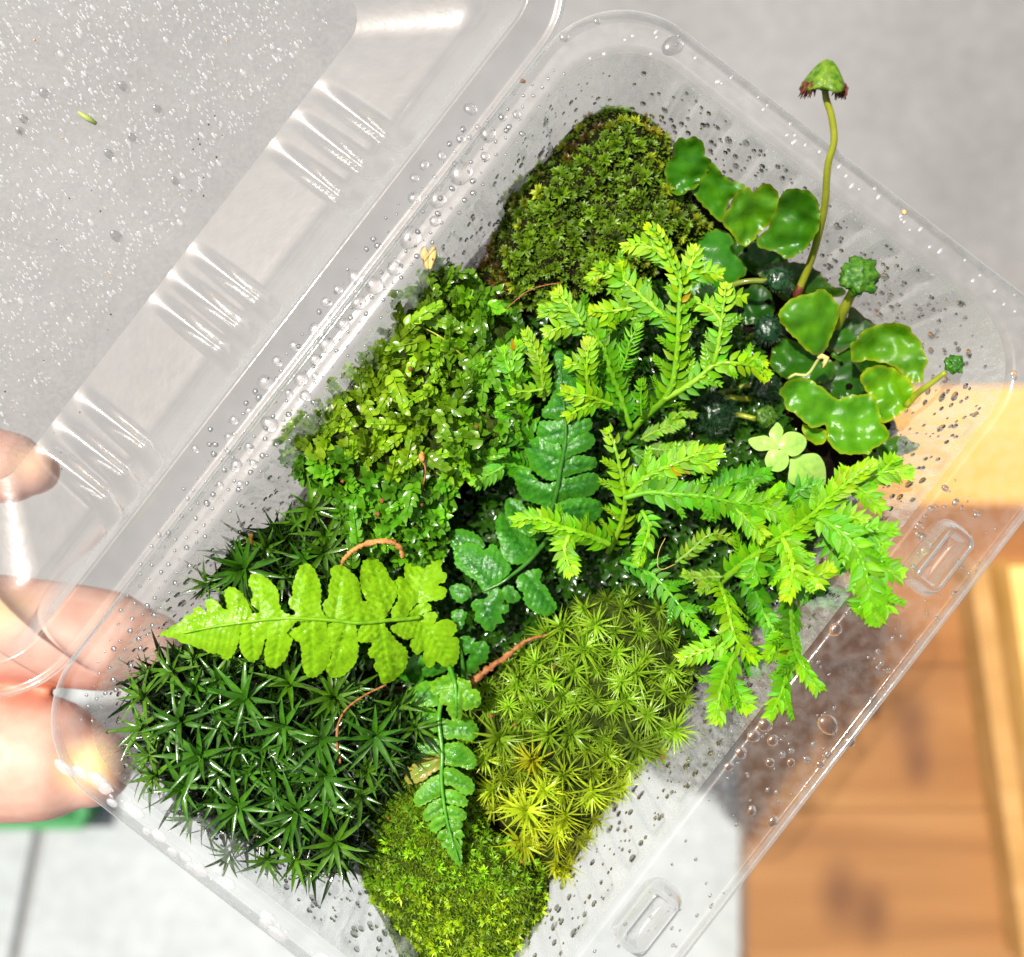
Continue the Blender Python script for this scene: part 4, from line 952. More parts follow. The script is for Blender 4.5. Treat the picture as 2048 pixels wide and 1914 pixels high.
# stalked receptacles
def stalk(th, pts, zs, r0, r1, c=(1, 1, 1), dark=None):
    line = smooth_line([(*W(x, y, z),) for (x, y), z in zip(pts, zs)], .0008); n = len(line)
    part('stalk', *tube(line, [r0 + (r1 - r0) * i / (n - 1) for i in range(n)], 10), M_stalk, th, c)
    return [Vector(p) for p in line]
M_rec = leaf_mat('receptacle_green', (.035, .12, .008), (.16, .26, .012), 900, .15, .45, .2, .7, 3000, use_color=True, rand=.05, wetness=.3)
M_frin = solid_mat('red_fringe', (.05, .008, .005), (.16, .04, .02), 1500, .6, .3)
M_hairs = leaf_mat('receptacle_hair', (.006, .03, .012), (.012, .05, .018), 900, .05, .25, .8, .1, use_color=True, rand=.1)
M_dkrec = leaf_mat('young_receptacle', (.004, .020, .006), (.012, .045, .010), 700, .05, .3, .5, .7, 2500, use_color=True, rand=.1, wetness=.6)
th = thing('liverwort_stalk', W(*c3([(780, 1570)])[0], -.024), 'tall thin liverwort stalk with a green umbrella cap and red fringe, rising past the rim', 'liverwort stalk')
ln = stalk(th, c3([(770, 1590), (850, 1400), (895, 1250), (930, 1080), (945, 880), (978, 750), (965, 620), (935, 520), (928, 430)]), [-.024, -.018, -.011, -.004, .002, .0045, .006, .007, .008], .0008, .0006)
part('stalk_foot', *tube([p + Vector((0, 0, .0003)) for p in ln[:5]], [.00098, .00096, .00092, .00088, .0008], 10), M_frin, th)
cap_c = W(*c3([(928, 440)])[0], .008); ax = Vector((.05, .93, .36)).normalized(); bx = ax.cross(Vector((0, 0, 1))).normalized(); cx_ = bx.cross(ax)
vs = []; fs = []; nr, na = 9, 40
for i in range(nr + 1):
    t = i / nr
    for k in range(na):
        a = 2 * math.pi * k / na; lob = 1 + .10 * math.cos(5 * a + .6) * t + .06 * nz(k * .6, i * .4, 3)
        r = .0041 * (t ** .75) * lob; h = .0040 - .0050 * t ** 1.3 - .0006 * (math.cos(5 * a) * t)
        vs.append(cap_c + ax * h + (bx * math.cos(a) + cx_ * math.sin(a)) * r)
b0 = len(vs)
for i in range(4):
    t = 1 - i / 4
    for k in range(na):
        a = 2 * math.pi * k / na; lob = 1 + .10 * math.cos(5 * a + .6) * t
        vs.append(cap_c + ax * (-.0012 + .0014 * (1 - t)) + (bx * math.cos(a) + cx_ * math.sin(a)) * .0038 * t * lob)
for i in range(nr + 4):
    for k in range(na): fs.append((i * na + k, i * na + (k + 1) % na, (i + 1) * na + (k + 1) % na, (i + 1) * na + k))
part('cap', vs, fs, M_rec, th, (1.3, 1.25, 1))
mb = MB(); r_ = random.Random(5)
for a0 in (2.6, 3.1, 3.5, 5.9, .1, .5, 2.9, 6.1):
    for q in range(9):
        a = a0 + r_.uniform(-.25, .25); p = cap_c + ax * r_.uniform(-.0008, .0002) + (bx * math.cos(a) + cx_ * math.sin(a)) * r_.uniform(.0024, .0041)
        d = (-ax + (bx * math.cos(a) + cx_ * math.sin(a)) * r_.uniform(-.3, .4)).normalized(); l = r_.uniform(.0012, .0026)
        mb.add(*tube([p, p + d * l * .6, p + d * l + bx * r_.uniform(-.0003, .0003)], [.00028, .0002, .00006], 5))
part('fringe', mb.v, mb.f, M_frin, th)
def receptacle(label, stalk_px, zs, c_px, z, rad, hairs, kind, sc=(1, 1, 1), rr=(.0006, .0005)):
    cc = W(*c_px, z); th = thing('liverwort_bud', W(*stalk_px[0], zs[0]), label, 'liverwort bud')
    stalk(th, stalk_px, zs, rr[0], rr[1], (1, 1.05, 1) if kind != 'dim' else (.6, .7, 1))
    bm = bmesh.new(); bmesh.ops.create_icosphere(bm, subdivisions=4, radius=1)
    for v in bm.verts:
        q = v.co * 2.2; k = 1 + .22 * noise.noise(q + cc * 900) + .12 * noise.noise(q * 2.7)
        if kind == 'crown':
            a = math.atan2(v.co.y, v.co.x); k *= 1 + .10 * math.cos(7 * a) + .16 * noise.noise(v.co * 6 + cc * 500)
        v.co = v.co * k * rad; v.co.z *= .6
        v.co += cc - th.location
    me = bpy.data.meshes.new('head'); bm.to_mesh(me); bm.free(); me.materials.append(M_rec if kind in ('crown', 'pale') else M_dkrec)
    me.polygons.foreach_set('use_smooth', [True] * len(me.polygons)); obj('head', me, th, None, sc)
    if hairs:
        mb = MB(); r = random.Random(int(c_px[0]))
        for k in range(hairs):
            zz = r.uniform(-.2, 1); a = r.uniform(0, 6.283); s = math.sqrt(1 - zz * zz); d = Vector((s * math.cos(a), s * math.sin(a), zz))
            p = cc + Vector((d.x, d.y, d.z * .6)) * rad * .85; l = rad * r.uniform(.35, .75)
            mb.add(*tube([p, p + d * l * .6 + Vector((0, 0, -l * .05)), p + d * l + Vector((0, 0, -l * .15))], [.00007, .00005, .00002], 3))
        part('hairs', mb.v, mb.f, M_hairs, th, (1.2, 1.2, .8))
receptacle('dark green crown shaped liverwort bud on a thick pale stalk by the right wall', cE([(810, 480), (880, 330), (950, 190), (1010, 90)]), [-.026, -.021, -.017, -.014], cE([(1010, 50)])[0], -.0125, .0037, 0, 'crown', (.55, .85, .8), (.0012, .0009))
receptacle('small round dark liverwort bud on a slanting stalk, nearest the right corner', cE([(1400, 1150), (1480, 1060), (1570, 990), (1740, 860)]), [-.018, -.016, -.013, -.010], cE([(1812, 795)])[0], -.0095, .0018, 0, 'crown', (.4, .8, .8), (.0007, .0005))
receptacle('large bristly near black liverwort bud in the shade beside the upright spikemoss', cF([(1010, 1480), (860, 1470), (700, 1455), (560, 1600)]), [-.024, -.0215, -.0205, -.021], cF([(560, 1650)])[0], -.0205, .0037, 420, 'dark', (.6, .7, .5))
receptacle('bristly liverwort bud with a cold blue glint, above the large bristly one', cF([(720, 870), (860, 770), (980, 700), (1090, 655)]), [-.026, -.025, -.0235, -.023], cF([(1220, 620)])[0], -.0215, .0026, 220, 'dim', (.9, 1.2, 1.6))  # bluish tint puts the cold glint into the head colour
receptacle('wet knobbly dark liverwort bud between the bristly buds and the broad liverwort', cF([(600, 1400), (760, 1360), (950, 1310), (1090, 1330)]), [-.026, -.025, -.024, -.023], cF([(1190, 1330)])[0], -.0220, .0030, 120, 'dim', (.8, .9, .8))
receptacle('yellow topped knobbly liverwort bud just above the seedling', cF([(780, 1655), (900, 1680), (1060, 1720)]), [-.021, -.021, -.020], cF([(1190, 1690)])[0], -.0195, .0022, 60, 'pale', (.6, .7, .8))
receptacle('rough grey green liverwort bud on a pale curved stalk, left of the tall stalk', cDD([(620, 1500), (680, 1440), (780, 1410), (900, 1400), (1020, 1410)]), [-.020, -.018, -.017, -.0165, -.0165], cDD([(1100, 1390)])[0], -.0160, .0024, 80, 'dim', (1.3, 1.4, 1.5), (.0006, .00055))
th = thing('curled_sprout', W(*cE([(420, 910)])[0], -.018), 'tiny pale sprout with a curled yellow tip, lying on the liverworts', 'sprout')
stalk(th, cE([(410, 915), (470, 880), (560, 890), (620, 820), (650, 770), (690, 730), (735, 750), (700, 790)]), np.linspace(-.0175, -.0115, 8), .00032, .0003, (1.6, 1.6, 8))
M_seedcoat = solid_mat('seed_coat', (.55, .36, .10), (.70, .50, .20), 1200, .6, .4)
part('seed_coat', *tube([W(*p, -.0108) for p in cE([(655, 745), (690, 728), (730, 745), (715, 790), (700, 825)])], [.0003, .0006, .00065, .0004, .0001], 8), M_seedcoat, th)

# seedling
th = thing('seedling', W(*cE([(385, 1560)])[0], -.020), 'small pale green seedling with four rounded leaves and one pointed leaf', 'seedling')
stalk(th, cE([(395, 1600), (380, 1545)]), [-.024, -.0145], .0004, .0005, (1.1, 1.4, 3))
for i, (l, z, t) in enumerate((
 ([(70, 1430), (130, 1410), (220, 1400), (290, 1450), (335, 1505), (240, 1522), (150, 1525), (90, 1480)], -.0170, 0),
 ([(245, 1390), (290, 1310), (320, 1285), (365, 1350), (350, 1420), (325, 1490)], -.0168, 0),
 ([(420, 1600), (520, 1560), (640, 1550), (700, 1610), (725, 1700), (715, 1820), (640, 1850), (500, 1830), (410, 1780), (415, 1680)], -.0160, 1),
 ([(330, 1500), (345, 1420), (400, 1370), (480, 1370), (550, 1410), (560, 1480), (510, 1550), (440, 1575), (380, 1540)], -.0140, 2),
 ([(215, 1580), (210, 1620), (240, 1680), (320, 1705), (390, 1670), (415, 1600), (390, 1540), (320, 1515), (250, 1520)], -.0138, 3))):
    c0 = np.array(cE([(385, 1550)])[0]); far = np.asarray(cE(l)); tip = far[np.hypot(*(far - c0).T).argmax()]
    blade('leaf', cE(l), M_seed, th, lambda x, y: z - .0012 * (math.hypot(x - c0[0], y - c0[1]) / 60) ** 2, (c0, tip), puff=.0005, pw=14, wr=.0002, serr=0, vein=.00008, vp=22, seed=i + 60)
# ------------------------------------------------------------------ spikemoss: flat leafy sprays
sl = [leaf_blade(1.0, .215, 6, .4, -.18, .9, .62), leaf_blade(1.0, .205, 6, .45, -.34, .9, .6), leaf_blade(1.0, .235, 6, .3, -.08, .85, .64)]
slm = [mesh('leaf', v, f, M_spike) for v, f in sl]
def spray(th, pts, zs, L, c0, c1, start=0.0, stem=.00042, sp=.42, dens=1.0, tips=True, stemc=None, narrow=1.0, seed=0):
    """pts base -> tip in photo pixels; L leaf length in metres; colours from base to tip"""
    r = random.Random(len(th.children) * 13 + int(pts[0][0]) + seed)
    zz = np.interp(np.linspace(0, 1, len(pts)), np.linspace(0, 1, len(zs)), zs)
    line = [Vector(p) for p in smooth_line([tuple(W(x, y, z)) for (x, y), z in zip(pts, zz)], .0003)]
    n = len(line); cum = [0.0]
    for a, b in zip(line, line[1:]): cum.append(cum[-1] + (b - a).length)
    tot = cum[-1]
    st = part('branch', *tube([line[i] for i in range(0, n, 2)] + ([line[-1]] if n % 2 == 0 else []), [stem * (1 - .65 * cum[i] / tot) for i in range(0, n, 2)] + ([stem * .3] if n % 2 == 0 else []), 7), M_spstem, th, stemc or tuple((a * .6 + b * .4) for a, b in zip(c0, c1)))
    roll = Vector((r.uniform(-.3, .3), r.uniform(-.3, .3), 1))
    s = start * tot; k = 0; med = MB()
    while s < tot * .985:
        f = s / tot; i = min(n - 2, max(1, int(np.searchsorted(cum, s)))); d = (line[i + 1] - line[i - 1]).normalized()
        up = (roll - d * roll.dot(d)).normalized(); side = d.cross(up)
        tp = max(0, (f - .62) / .38)
        l = L * (1 - .42 * tp) * r.uniform(.86, 1.1) * (1 if f > .05 else .8)
        ang = .95 - .5 * tp + r.uniform(-.12, .12)
        for sg in (-1, 1):
            if r.random() > dens: continue
            dr = d * math.cos(ang) + side * sg * math.sin(ang) + up * r.uniform(-.12, .18)
            nr = up + side * sg * r.uniform(-.25, .35)
            v = r.uniform(.72, 1.15)
            c = tuple((a + (b - a) * min(1, f * .55 + tp * .6)) * v for a, b in zip(c0, c1))
            c = (c[0] * r.uniform(.72, 1.2), c[1] * r.uniform(.88, 1.06), c[2])
            if r.random() < .008: c = (c[0] * 1.9, c[1] * .5, c[2])
            sc = Matrix.Diagonal((l * narrow, l, l, 1))
            obj('leaf', slm[r.randrange(3)], st, frame(line[i] + side * sg * stem * .6 - th.location, nr, dr) @ sc, c)
        vs, fs = leaf_blade(l * .5, l * .1 * narrow, 3, .3, .1, .8, .6)
        med.inst(vs, fs, frame(line[i] + up * stem * .8, up + d * .3, d + side * (.35 if k % 2 else -.35) + up * .25))
        s += L * sp * (1 - .5 * tp) * r.uniform(.9, 1.1); k += 1
    if L >= .0024 and tot > .012 and tips:
        br = MB(); m = max(3, int(tot / .0042))
        for q in range(m):
            f = .18 + .62 * (q + r.uniform(0, .6)) / m; i = min(n - 2, max(1, int(np.searchsorted(cum, f * tot)))); d = (line[i + 1] - line[i - 1]).normalized()
            up = (roll - d * roll.dot(d)).normalized(); side = d.cross(up); sg = 1 if q % 2 else -1
            bd = (d * r.uniform(.5, .9) + side * sg + up * r.uniform(-.55, -.1)).normalized(); bl = L * r.uniform(1.3, 2.3) * (1 - .3 * f); bs = bd.cross(up).normalized(); l2 = L * r.uniform(.5, .62)
            br.add(*tube([line[i], line[i] + bd * bl * .5, line[i] + bd * bl], [.0002, .00016, .00008], 5))
            kk = max(4, int(bl / (l2 * .42)))
            for w in range(kk):
                g = (w + .4) / kk; ls = l2 * (1 - .4 * g)
                for s2 in (-1, 1):
                    an = .9 - .4 * g + r.uniform(-.12, .12)
                    vs, fs = leaf_blade(ls, ls * .24, 4, .4, -.2, .9, .62)
                    br.inst(vs, fs, frame(line[i] + bd * bl * g, up + bs * s2 * r.uniform(-.2, .35), bd * math.cos(an) + bs * s2 * math.sin(an) + up * r.uniform(-.1, .2)))
        part('side_shoots', br.v, br.f, M_spike, th, tuple((a * .8 + b * .2) * .85 for a, b in zip(c0, c1)))
    if med.v: part('small_leaves', med.v, med.f, M_spike, th, tuple(a * .5 + b * .5 for a, b in zip(c0, c1)))
    if tips:
        tm_ = MB(); d = (line[-1] - line[max(0, n - 6)]).normalized(); up = (roll - d * roll.dot(d)).normalized(); side = d.cross(up)
        for a in (-.6, -.35, -.1, .12, .38, .62, 0):
            vs, fs = leaf_blade(L * .55 * r.uniform(.8, 1.1), L * .12 * narrow, 4, .3, -.1, .8, .6)
            tm_.inst(vs, fs, frame(line[-1] - d * L * .22, up, d * math.cos(a) + side * math.sin(a) + up * r.uniform(-.1, .35)))
        part('bud', tm_.v, tm_.f, M_spike, th, tuple(x * 1.05 for x in c1))
    return st
DK, MD, BR, YL, PALE = (.33, .6, .9), (.62, .85, 1), (1.0, 1.05, 1), (2.3, 1.45, 1.2), (1.7, 1.05, 3.0)
LL = .0030
def sm(label, base, z): return thing('spikemoss', W(*base, z), label, 'spikemoss')
t = sm('tall upright spikemoss spray with yellow green tips, reaching over the cushion moss', cG([(800, 1560)])[0], -.024)
spray(t, cG([(800, 1570), (890, 1460), (990, 1370), (1070, 1290), (1120, 1180), (1140, 1050), (1155, 900), (1160, 760), (1165, 620), (1172, 500), (1115, 370), (1075, 270), (1020, 170), (950, 115)]), [-.024, -.010, -.004, -.002, .000], LL, MD, YL, .26, .00085, .62, stemc=(1, 1, 1))
spray(t, cG([(1125, 410), (1060, 320), (960, 255), (880, 235), (790, 250)]), [-.003, -.002, -.003], LL * .95, BR, YL, .08, .0004, .42)
spray(t, cG([(1180, 500), (1225, 430), (1255, 350), (1270, 265)]), [-.004, -.002], LL * .9, BR, YL, .15, .0004, .42)
spray(t, cG([(1215, 480), (1290, 440), (1370, 425), (1440, 435)]), [-.004, -.003], LL * .85, BR, YL, .1, .0004, .42)
spray(t, cG([(1140, 800), (1070, 740), (990, 670), (900, 590), (830, 520), (740, 450), (640, 420), (560, 470)]), [-.005, -.004, -.005, -.006], LL * 1.05, MD, YL, .05, .0005, .48)
spray(t, cG([(790, 490), (775, 430), (765, 370)]), [-.005, -.004], LL * .8, BR, YL, 0, .0003, .4)
spray(t, cG([(640, 430), (640, 400), (635, 375)]), [-.005, -.004], LL * .75, BR, YL, 0, .0003, .4)
spray(t, cG([(1050, 735), (950, 690), (850, 675), (740, 690), (640, 700), (560, 690)]), [-.006, -.006, -.008], LL * 1.0, MD, YL, .05, .0005, .44)
spray(t, cG([(700, 690), (690, 740), (680, 780)]), [-.007, -.008], LL * .8, BR, YL, 0, .0003, .4)
spray(t, cG([(1060, 1300), (1180, 1235), (1290, 1160), (1420, 1060), (1560, 1055), (1680, 1080), (1770, 1150)]), [-.011, -.008, -.006, -.008], LL, MD, YL, .12, .0007, .56)
spray(t, cG([(1600, 1060), (1680, 1020), (1760, 1060)]), [-.007, -.007], LL * .75, BR, YL, .1, .0003, .4)
spray(t, cG([(1400, 1060), (1430, 950), (1450, 800), (1470, 650), (1485, 520)]), [-.007, -.005, -.004], LL * .95, MD, YL, .05, .0005, .56)
spray(t, cG([(1450, 760), (1390, 690), (1330, 650), (1260, 640)]), [-.005, -.006], LL * .85, BR, YL, .1, .0003, .44)
spray(t, cG([(1490, 620), (1550, 600), (1610, 605)]), [-.005, -.005], LL * .75, BR, YL, .05, .0003, .4)
spray(t, cG([(905, 1420), (900, 1330), (905, 1180)]), [-.014, -.009], LL * .75, MD, BR, .1, .0003, .5)
spray(t, cG([(760, 1110), (800, 1010), (830, 900), (880, 790)]), [-.011, -.007, -.006], LL * .85, MD, BR, .05, .0003, .34, narrow=.5)
t = sm('spikemoss spray with clustered tips left of the tall upright one', cG([(820, 1500)])[0], -.022)
spray(t, cG([(830, 1500), (760, 1280), (690, 1100), (640, 950), (540, 800), (420, 710), (310, 690), (220, 690)]), [-.020, -.012, -.008, -.009], LL * 1.15, DK, (1.5, 1.25, 1), .05, .0006, .42)
spray(t, cG([(500, 790), (430, 690), (370, 620), (325, 565)]), [-.008, -.007], LL * .95, MD, YL, .05, .0004, .4)
spray(t, cG([(520, 830), (440, 800), (340, 810), (250, 845)]), [-.009, -.009], LL * .95, MD, YL, .05, .0004, .4)
spray(t, cG([(545, 1260), (530, 1150), (530, 1030), (545, 900)]), [-.012, -.007, -.006], LL * .95, MD, YL, .1, .00045, .44)
spray(t, cG([(530, 1110), (480, 1060), (400, 1050)]), [-.008, -.007], LL * .8, BR, YL, .1, .0003, .4)
spray(t, cG([(710, 1340), (620, 1310), (540, 1280), (440, 1270), (375, 1250)]), [-.010, -.006, -.005], LL * .95, BR, YL, .05, .00045, .4)
spray(t, cG([(600, 1310), (520, 1350), (440, 1390), (400, 1420)]), [-.008, -.006], LL * .85, BR, YL, .1, .0003, .4)
spray(t, cG([(780, 1480), (740, 1300), (720, 1150), (690, 1000), (700, 860)]), [-.021, -.016, -.014], LL * 1.25, DK, MD, .1, .0005, .4)
t = sm('spikemoss sprigs rising from the thread moss, left of the dark fern', cG([(140, 1500)])[0], -.024)
spray(t, cG([(140, 1560), (90, 1420), (40, 1300), (10, 1150), (30, 1000), (60, 920)]), [-.016, -.007, -.004], LL * 1.1, MD, (1.3, 1.2, 1), .05, .0005, .42)
spray(t, cG([(10, 1130), (-30, 1040), (-40, 960)]), [-.006, -.005], LL, MD, (1.3, 1.2, 1), .1, .0004, .4)
spray(t, cG([(235, 1310), (225, 1180), (210, 1060), (170, 960), (110, 840)]), [-.009, -.005, -.003], LL * .72, (1.2, .95, 2), (1.8, 1.2, 2), .05, .0004, .36)
spray(t, cG([(230, 1230), (120, 1250), (20, 1240)]), [-.006, -.005], LL * .7, (1.2, .95, 2), (1.5, 1.1, 2), .05, .0003, .5, dens=.5)
spray(t, cG([(150, 1560), (80, 1450), (0, 1400), (-60, 1420)]), [-.013, -.010], LL * 1.2, DK, MD, .05, .0005, .42)
spray(t, cG([(160, 1600), (60, 1560), (-40, 1540)]), [-.013, -.010], LL * 1.1, DK, MD, .05, .0005, .42)
t = sm('mid green spikemoss sprig pointing left behind the dark fern', cB([(560, 800)])[0], -.02)
spray(t, cB([(570, 810), (480, 780), (390, 755), (300, 730), (220, 690), (150, 680)]), [-.016, -.012, -.012], LL * .95, (.45, .75, 1.3), (.75, 1, 1.2), .02, .0005, .34)
spray(t, cB([(400, 780), (330, 820), (270, 850), (230, 890)]), [-.0125, -.012], LL * .9, (.5, .8, 1.3), (1.2, 1.2, 1), .05, .0004, .34)
t = sm('bright spikemoss sprig lying across the foot of the dark fern', cB([(1040, 1260)])[0], -.015)
spray(t, cB([(1050, 1265), (960, 1225), (860, 1190), (760, 1160), (670, 1120), (570, 1100), (470, 1120)]), [-.014, -.008, -.006, -.006], LL * 1.0, BR, (1.6, 1.3, 1), .02, .0007, .34)
spray(t, cB([(800, 1210), (770, 1290), (790, 1370), (815, 1440)]), [-.008, -.006], LL * .95, BR, (1.9, 1.35, 1), .05, .0005, .34)
t = sm('spikemoss with a pale bare stem and dark green sprays spreading right from the centre', cH([(60, 690)])[0], -.024)
spray(t, cH([(50, 700), (100, 600), (145, 470), (155, 350), (135, 230), (110, 110), (80, 0), (50, -60)]), [-.024, -.014, -.010, -.009], LL * 1.0, (1.2, 1.05, 1), (1.5, 1.1, 1), .05, .0007, .72, dens=.75, stemc=(1.3, 1.1, 1))
spray(t, cH([(150, 360), (300, 325), (450, 335), (650, 350), (850, 390), (1000, 385), (1080, 340), (1130, 295)]), [-.011, -.007, -.006, -.007], LL * 1.15, (.45, .72, 1.1), (1.3, 1.2, 1), .12, .0006, .38)
spray(t, cH([(850, 390), (960, 405), (1080, 435), (1200, 475)]), [-.007, -.006], LL * 1.0, (.6, .85, 1.1), (1.5, 1.25, 1), .05, .0005, .32)
spray(t, cH([(790, 385), (880, 460), (950, 530), (1010, 595)]), [-.007, -.006], LL * 1.0, (.6, .85, 1.1), (1.7, 1.3, 1), .05, .0005, .32)
spray(t, cH([(640, 345), (700, 420), (690, 480)]), [-.008, -.009], LL * 1.0, (.5, .75, 1.1), (.9, 1.05, 1), .05, .0004, .36)
spray(t, cH([(660, 350), (780, 290), (900, 240), (1040, 210)]), [-.010, -.010], LL * 1.1, DK, (.5, .8, 1), .05, .0005, .36)
spray(t, cH([(180, 330), (260, 250), (360, 190), (480, 140), (600, 90), (740, 70)]), [-.011, -.007, -.005], LL * 1.0, (.9, 1, 1), (1.7, 1.3, 1), .06, .0006, .36)
spray(t, cH([(480, 150), (600, 140), (700, 150)]), [-.0075, -.006], LL * .95, BR, (1.7, 1.3, 1), .05, .0004, .34)
spray(t, cH([(260, 440), (305, 530), (285, 620), (255, 690), (240, 760)]), [-.013, -.009, -.009], LL * .9, (.6, .85, 1.1), (1.5, 1.2, 1), .05, .0005, .42)
t = sm('dark green spikemoss tuft beside the seedling', cH([(1150, 430)])[0], -.022)
spray(t, cH([(1120, 450), (1200, 380), (1290, 350), (1390, 370)]), [-.019, -.015], LL * 1.05, DK, (.7, .95, 1), .05, .0005, .36)
spray(t, cH([(1170, 400), (1220, 320), (1290, 290), (1360, 280)]), [-.018, -.014], LL * .95, DK, (.6, .9, 1.2), .05, .0005, .36)
spray(t, cH([(700, 260), (770, 220), (850, 260)]), [-.019, -.017], LL * .95, DK, (.5, .8, 1.2), .05, .0005, .4)
t = sm('largest spikemoss with bright sprays arching out over the right wall', cH([(740, 880)])[0], -.024)
spray(t, cH([(740, 890), (880, 770), (1050, 650), (1200, 550), (1330, 450), (1430, 350), (1540, 260), (1620, 200), (1695, 145)]), [-.022, -.010, -.002, .001, .002], LL * 1.1, (.75, .95, 1), (2.0, 1.4, 1), .1, .0008, .34)
spray(t, cH([(1420, 370), (1480, 300), (1520, 240), (1535, 185)]), [-.001, .001], LL * .95, BR, YL, .05, .0005, .32)
spray(t, cH([(1560, 270), (1640, 320), (1690, 370), (1745, 425)]), [-.002, -.001], LL * .9, BR, (1.4, 1.2, 1), .05, .0005, .34)
spray(t, cH([(1600, 260), (1700, 220), (1790, 195), (1860, 195), (1925, 210)]), [-.005, -.002], LL * 1.0, BR, (1.6, 1.3, 1), .05, .0005, .34)
spray(t, cH([(1740, 210), (1790, 160), (1835, 115)]), [-.004, -.002], LL * .9, BR, (1.5, 1.25, 1), .05, .0004, .36)
spray(t, cH([(1340, 470), (1450, 540), (1560, 630), (1630, 750), (1670, 900), (1700, 1030), (1710, 1130)]), [-.003, .002, .0035, .003], LL * 1.3, (.7, .95, 1), (1.25, 1.15, 1), .05, .0006, .32)
spray(t, cH([(1620, 730), (1710, 770), (1790, 810), (1870, 840)]), [.001, .003], LL * 1.1, MD, (1.3, 1.2, 1), .05, .0005, .32)
spray(t, cH([(1680, 900), (1740, 960), (1790, 1050)]), [.002, .003], LL * 1.1, MD, (1.3, 1.2, 1), .05, .0005, .34)
spray(t, cH([(1680, 960), (1640, 1010), (1600, 1050)]), [.002, .002], LL * 1.0, MD, (1.2, 1.15, 1), .05, .0005, .36)
spray(t, cH([(1370, 530), (1470, 500), (1560, 480), (1640, 500)]), [-.003, .0005], LL * 1.05, BR, (1.9, 1.35, 1), .05, .0005, .32)
spray(t, cH([(1480, 570), (1590, 585), (1700, 575), (1820, 555)]), [-.003, -.001], LL * 1.1, (.55, .85, 1.1), (1.1, 1.1, 1), .05, .0005, .32)
spray(t, cH([(1660, 580), (1720, 620), (1775, 660)]), [-.002, -.001], LL * 1.0, MD, (1.3, 1.15, 1), .05, .0004, .36)
spray(t, cH([(1450, 560), (1440, 640), (1480, 720), (1520, 800)]), [-.008, -.008], LL * 1.1, (.4, .7, 1.1), (.8, 1, 1), .05, .0005, .34)
spray(t, cH([(1130, 610), (1180, 700), (1195, 790), (1185, 880), (1160, 975)]), [-.006, -.001, -.001], LL * 1.05, BR, YL, .05, .0006, .34)
spray(t, cH([(1185, 730), (1260, 800), (1340, 840), (1440, 800)]), [-.003, -.002], LL * 1.0, BR, YL, .08, .0005, .34)
spray(t, cH([(1280, 810), (1330, 860), (1345, 905)]), [-.003, -.002], LL * .95, BR, YL, .08, .0004, .34)
spray(t, cH([(980, 720), (960, 800), (990, 870), (900, 830)]), [-.012, -.013], LL * 1.0, MD, BR, .1, .0005, .36)
spray(t, cH([(1200, 880), (1300, 940), (1400, 970), (1500, 995)]), [-.012, -.012], LL * 1.2, DK, (.45, .65, .9), .05, .0005, .32)
spray(t, cH([(1000, 760), (1080, 800), (1150, 900)]), [-.015, -.016], LL * 1.2, DK, (.5, .8, 1), .05, .0005, .34)
spray(t, cH([(900, 830), (960, 930), (1010, 1050), (1040, 1130)]), [-.018, -.018], LL * 1.2, DK, MD, .05, .0005, .34)
t = sm('spikemoss spray with clear paired leaves hanging down between needle moss and right wall', cH([(740, 900)])[0], -.022)
spray(t, cH([(740, 890), (765, 950), (795, 1050), (820, 1160), (860, 1260), (970, 1360)]), [-.014, -.006, -.003, -.004], LL * 1.05, (1.05, 1.05, 1), (1.8, 1.35, 1), .05, .0006, .46)
spray(t, cH([(830, 1230), (740, 1280), (640, 1310), (510, 1360)]), [-.006, -.005], LL * .95, BR, (1.9, 1.4, 1), .05, .0005, .38)
spray(t, cH([(840, 1320), (790, 1430), (750, 1550), (735, 1650), (722, 1740)]), [-.007, -.001, .001], LL * 1.15, MD, (1.8, 1.35, 1), .05, .0006, .34)
spray(t, cH([(770, 1480), (830, 1550), (880, 1610), (925, 1670)]), [-.005, -.003], LL * 1.05, MD, (1.7, 1.35, 1), .05, .0005, .34)
spray(t, cH([(880, 1290), (960, 1370), (960, 1450)]), [-.014, -.015], LL * 1.05, DK, MD, .05, .0005, .36)
t = sm('spikemoss spray hanging lowest over the right wall beside the droplets', cH([(1100, 1000)])[0], -.020)
spray(t, cH([(1180, 960), (1185, 1080), (1190, 1200), (1215, 1320), (1270, 1430), (1350, 1540)]), [-.016, -.008, .001, .004], LL * 1.1, (.35, .55, .8), (1.3, 1.2, 1), .05, .0006, .36)
spray(t, cH([(1190, 1270), (1160, 1400), (1140, 1520), (1110, 1610), (1060, 1710)]), [-.004, .002, .004], LL * 1.05, MD, (1.5, 1.3, 1), .05, .0005, .36)
spray(t, cH([(1150, 1180), (1100, 1270), (1040, 1350)]), [-.010, -.007], LL * 1.0, BR, (1.6, 1.3, 1), .05, .0005, .36)
spray(t, cH([(1020, 1080), (1080, 1180), (1130, 1260)]), [-.015, -.010], LL * 1.1, (.5, .75, 1), (1, 1.05, 1), .05, .0005, .36)
t = sm('dark trailing spikemoss stem with widely spaced leaf pairs above the needle moss', cH([(130, 760)])[0], -.022)
spray(t, cH([(130, 755), (240, 790), (350, 860), (440, 960), (520, 1060), (580, 1130), (645, 1195)]), [-.018, -.012, -.010, -.009], LL * .95, (.35, .68, 1.6), (1.0, 1.1, 1), .05, .0005, .58)
t = sm('pale thin spikemoss sprig in the shade under the brighter sprays', cH([(640, 830)])[0], -.024)
spray(t, cH([(470, 760), (560, 690), (660, 600), (740, 585), (850, 640)]), [-.020, -.017, -.017], LL * .75, (1.0, .75, 3), (1.3, .95, 4), .05, .0003, .5)
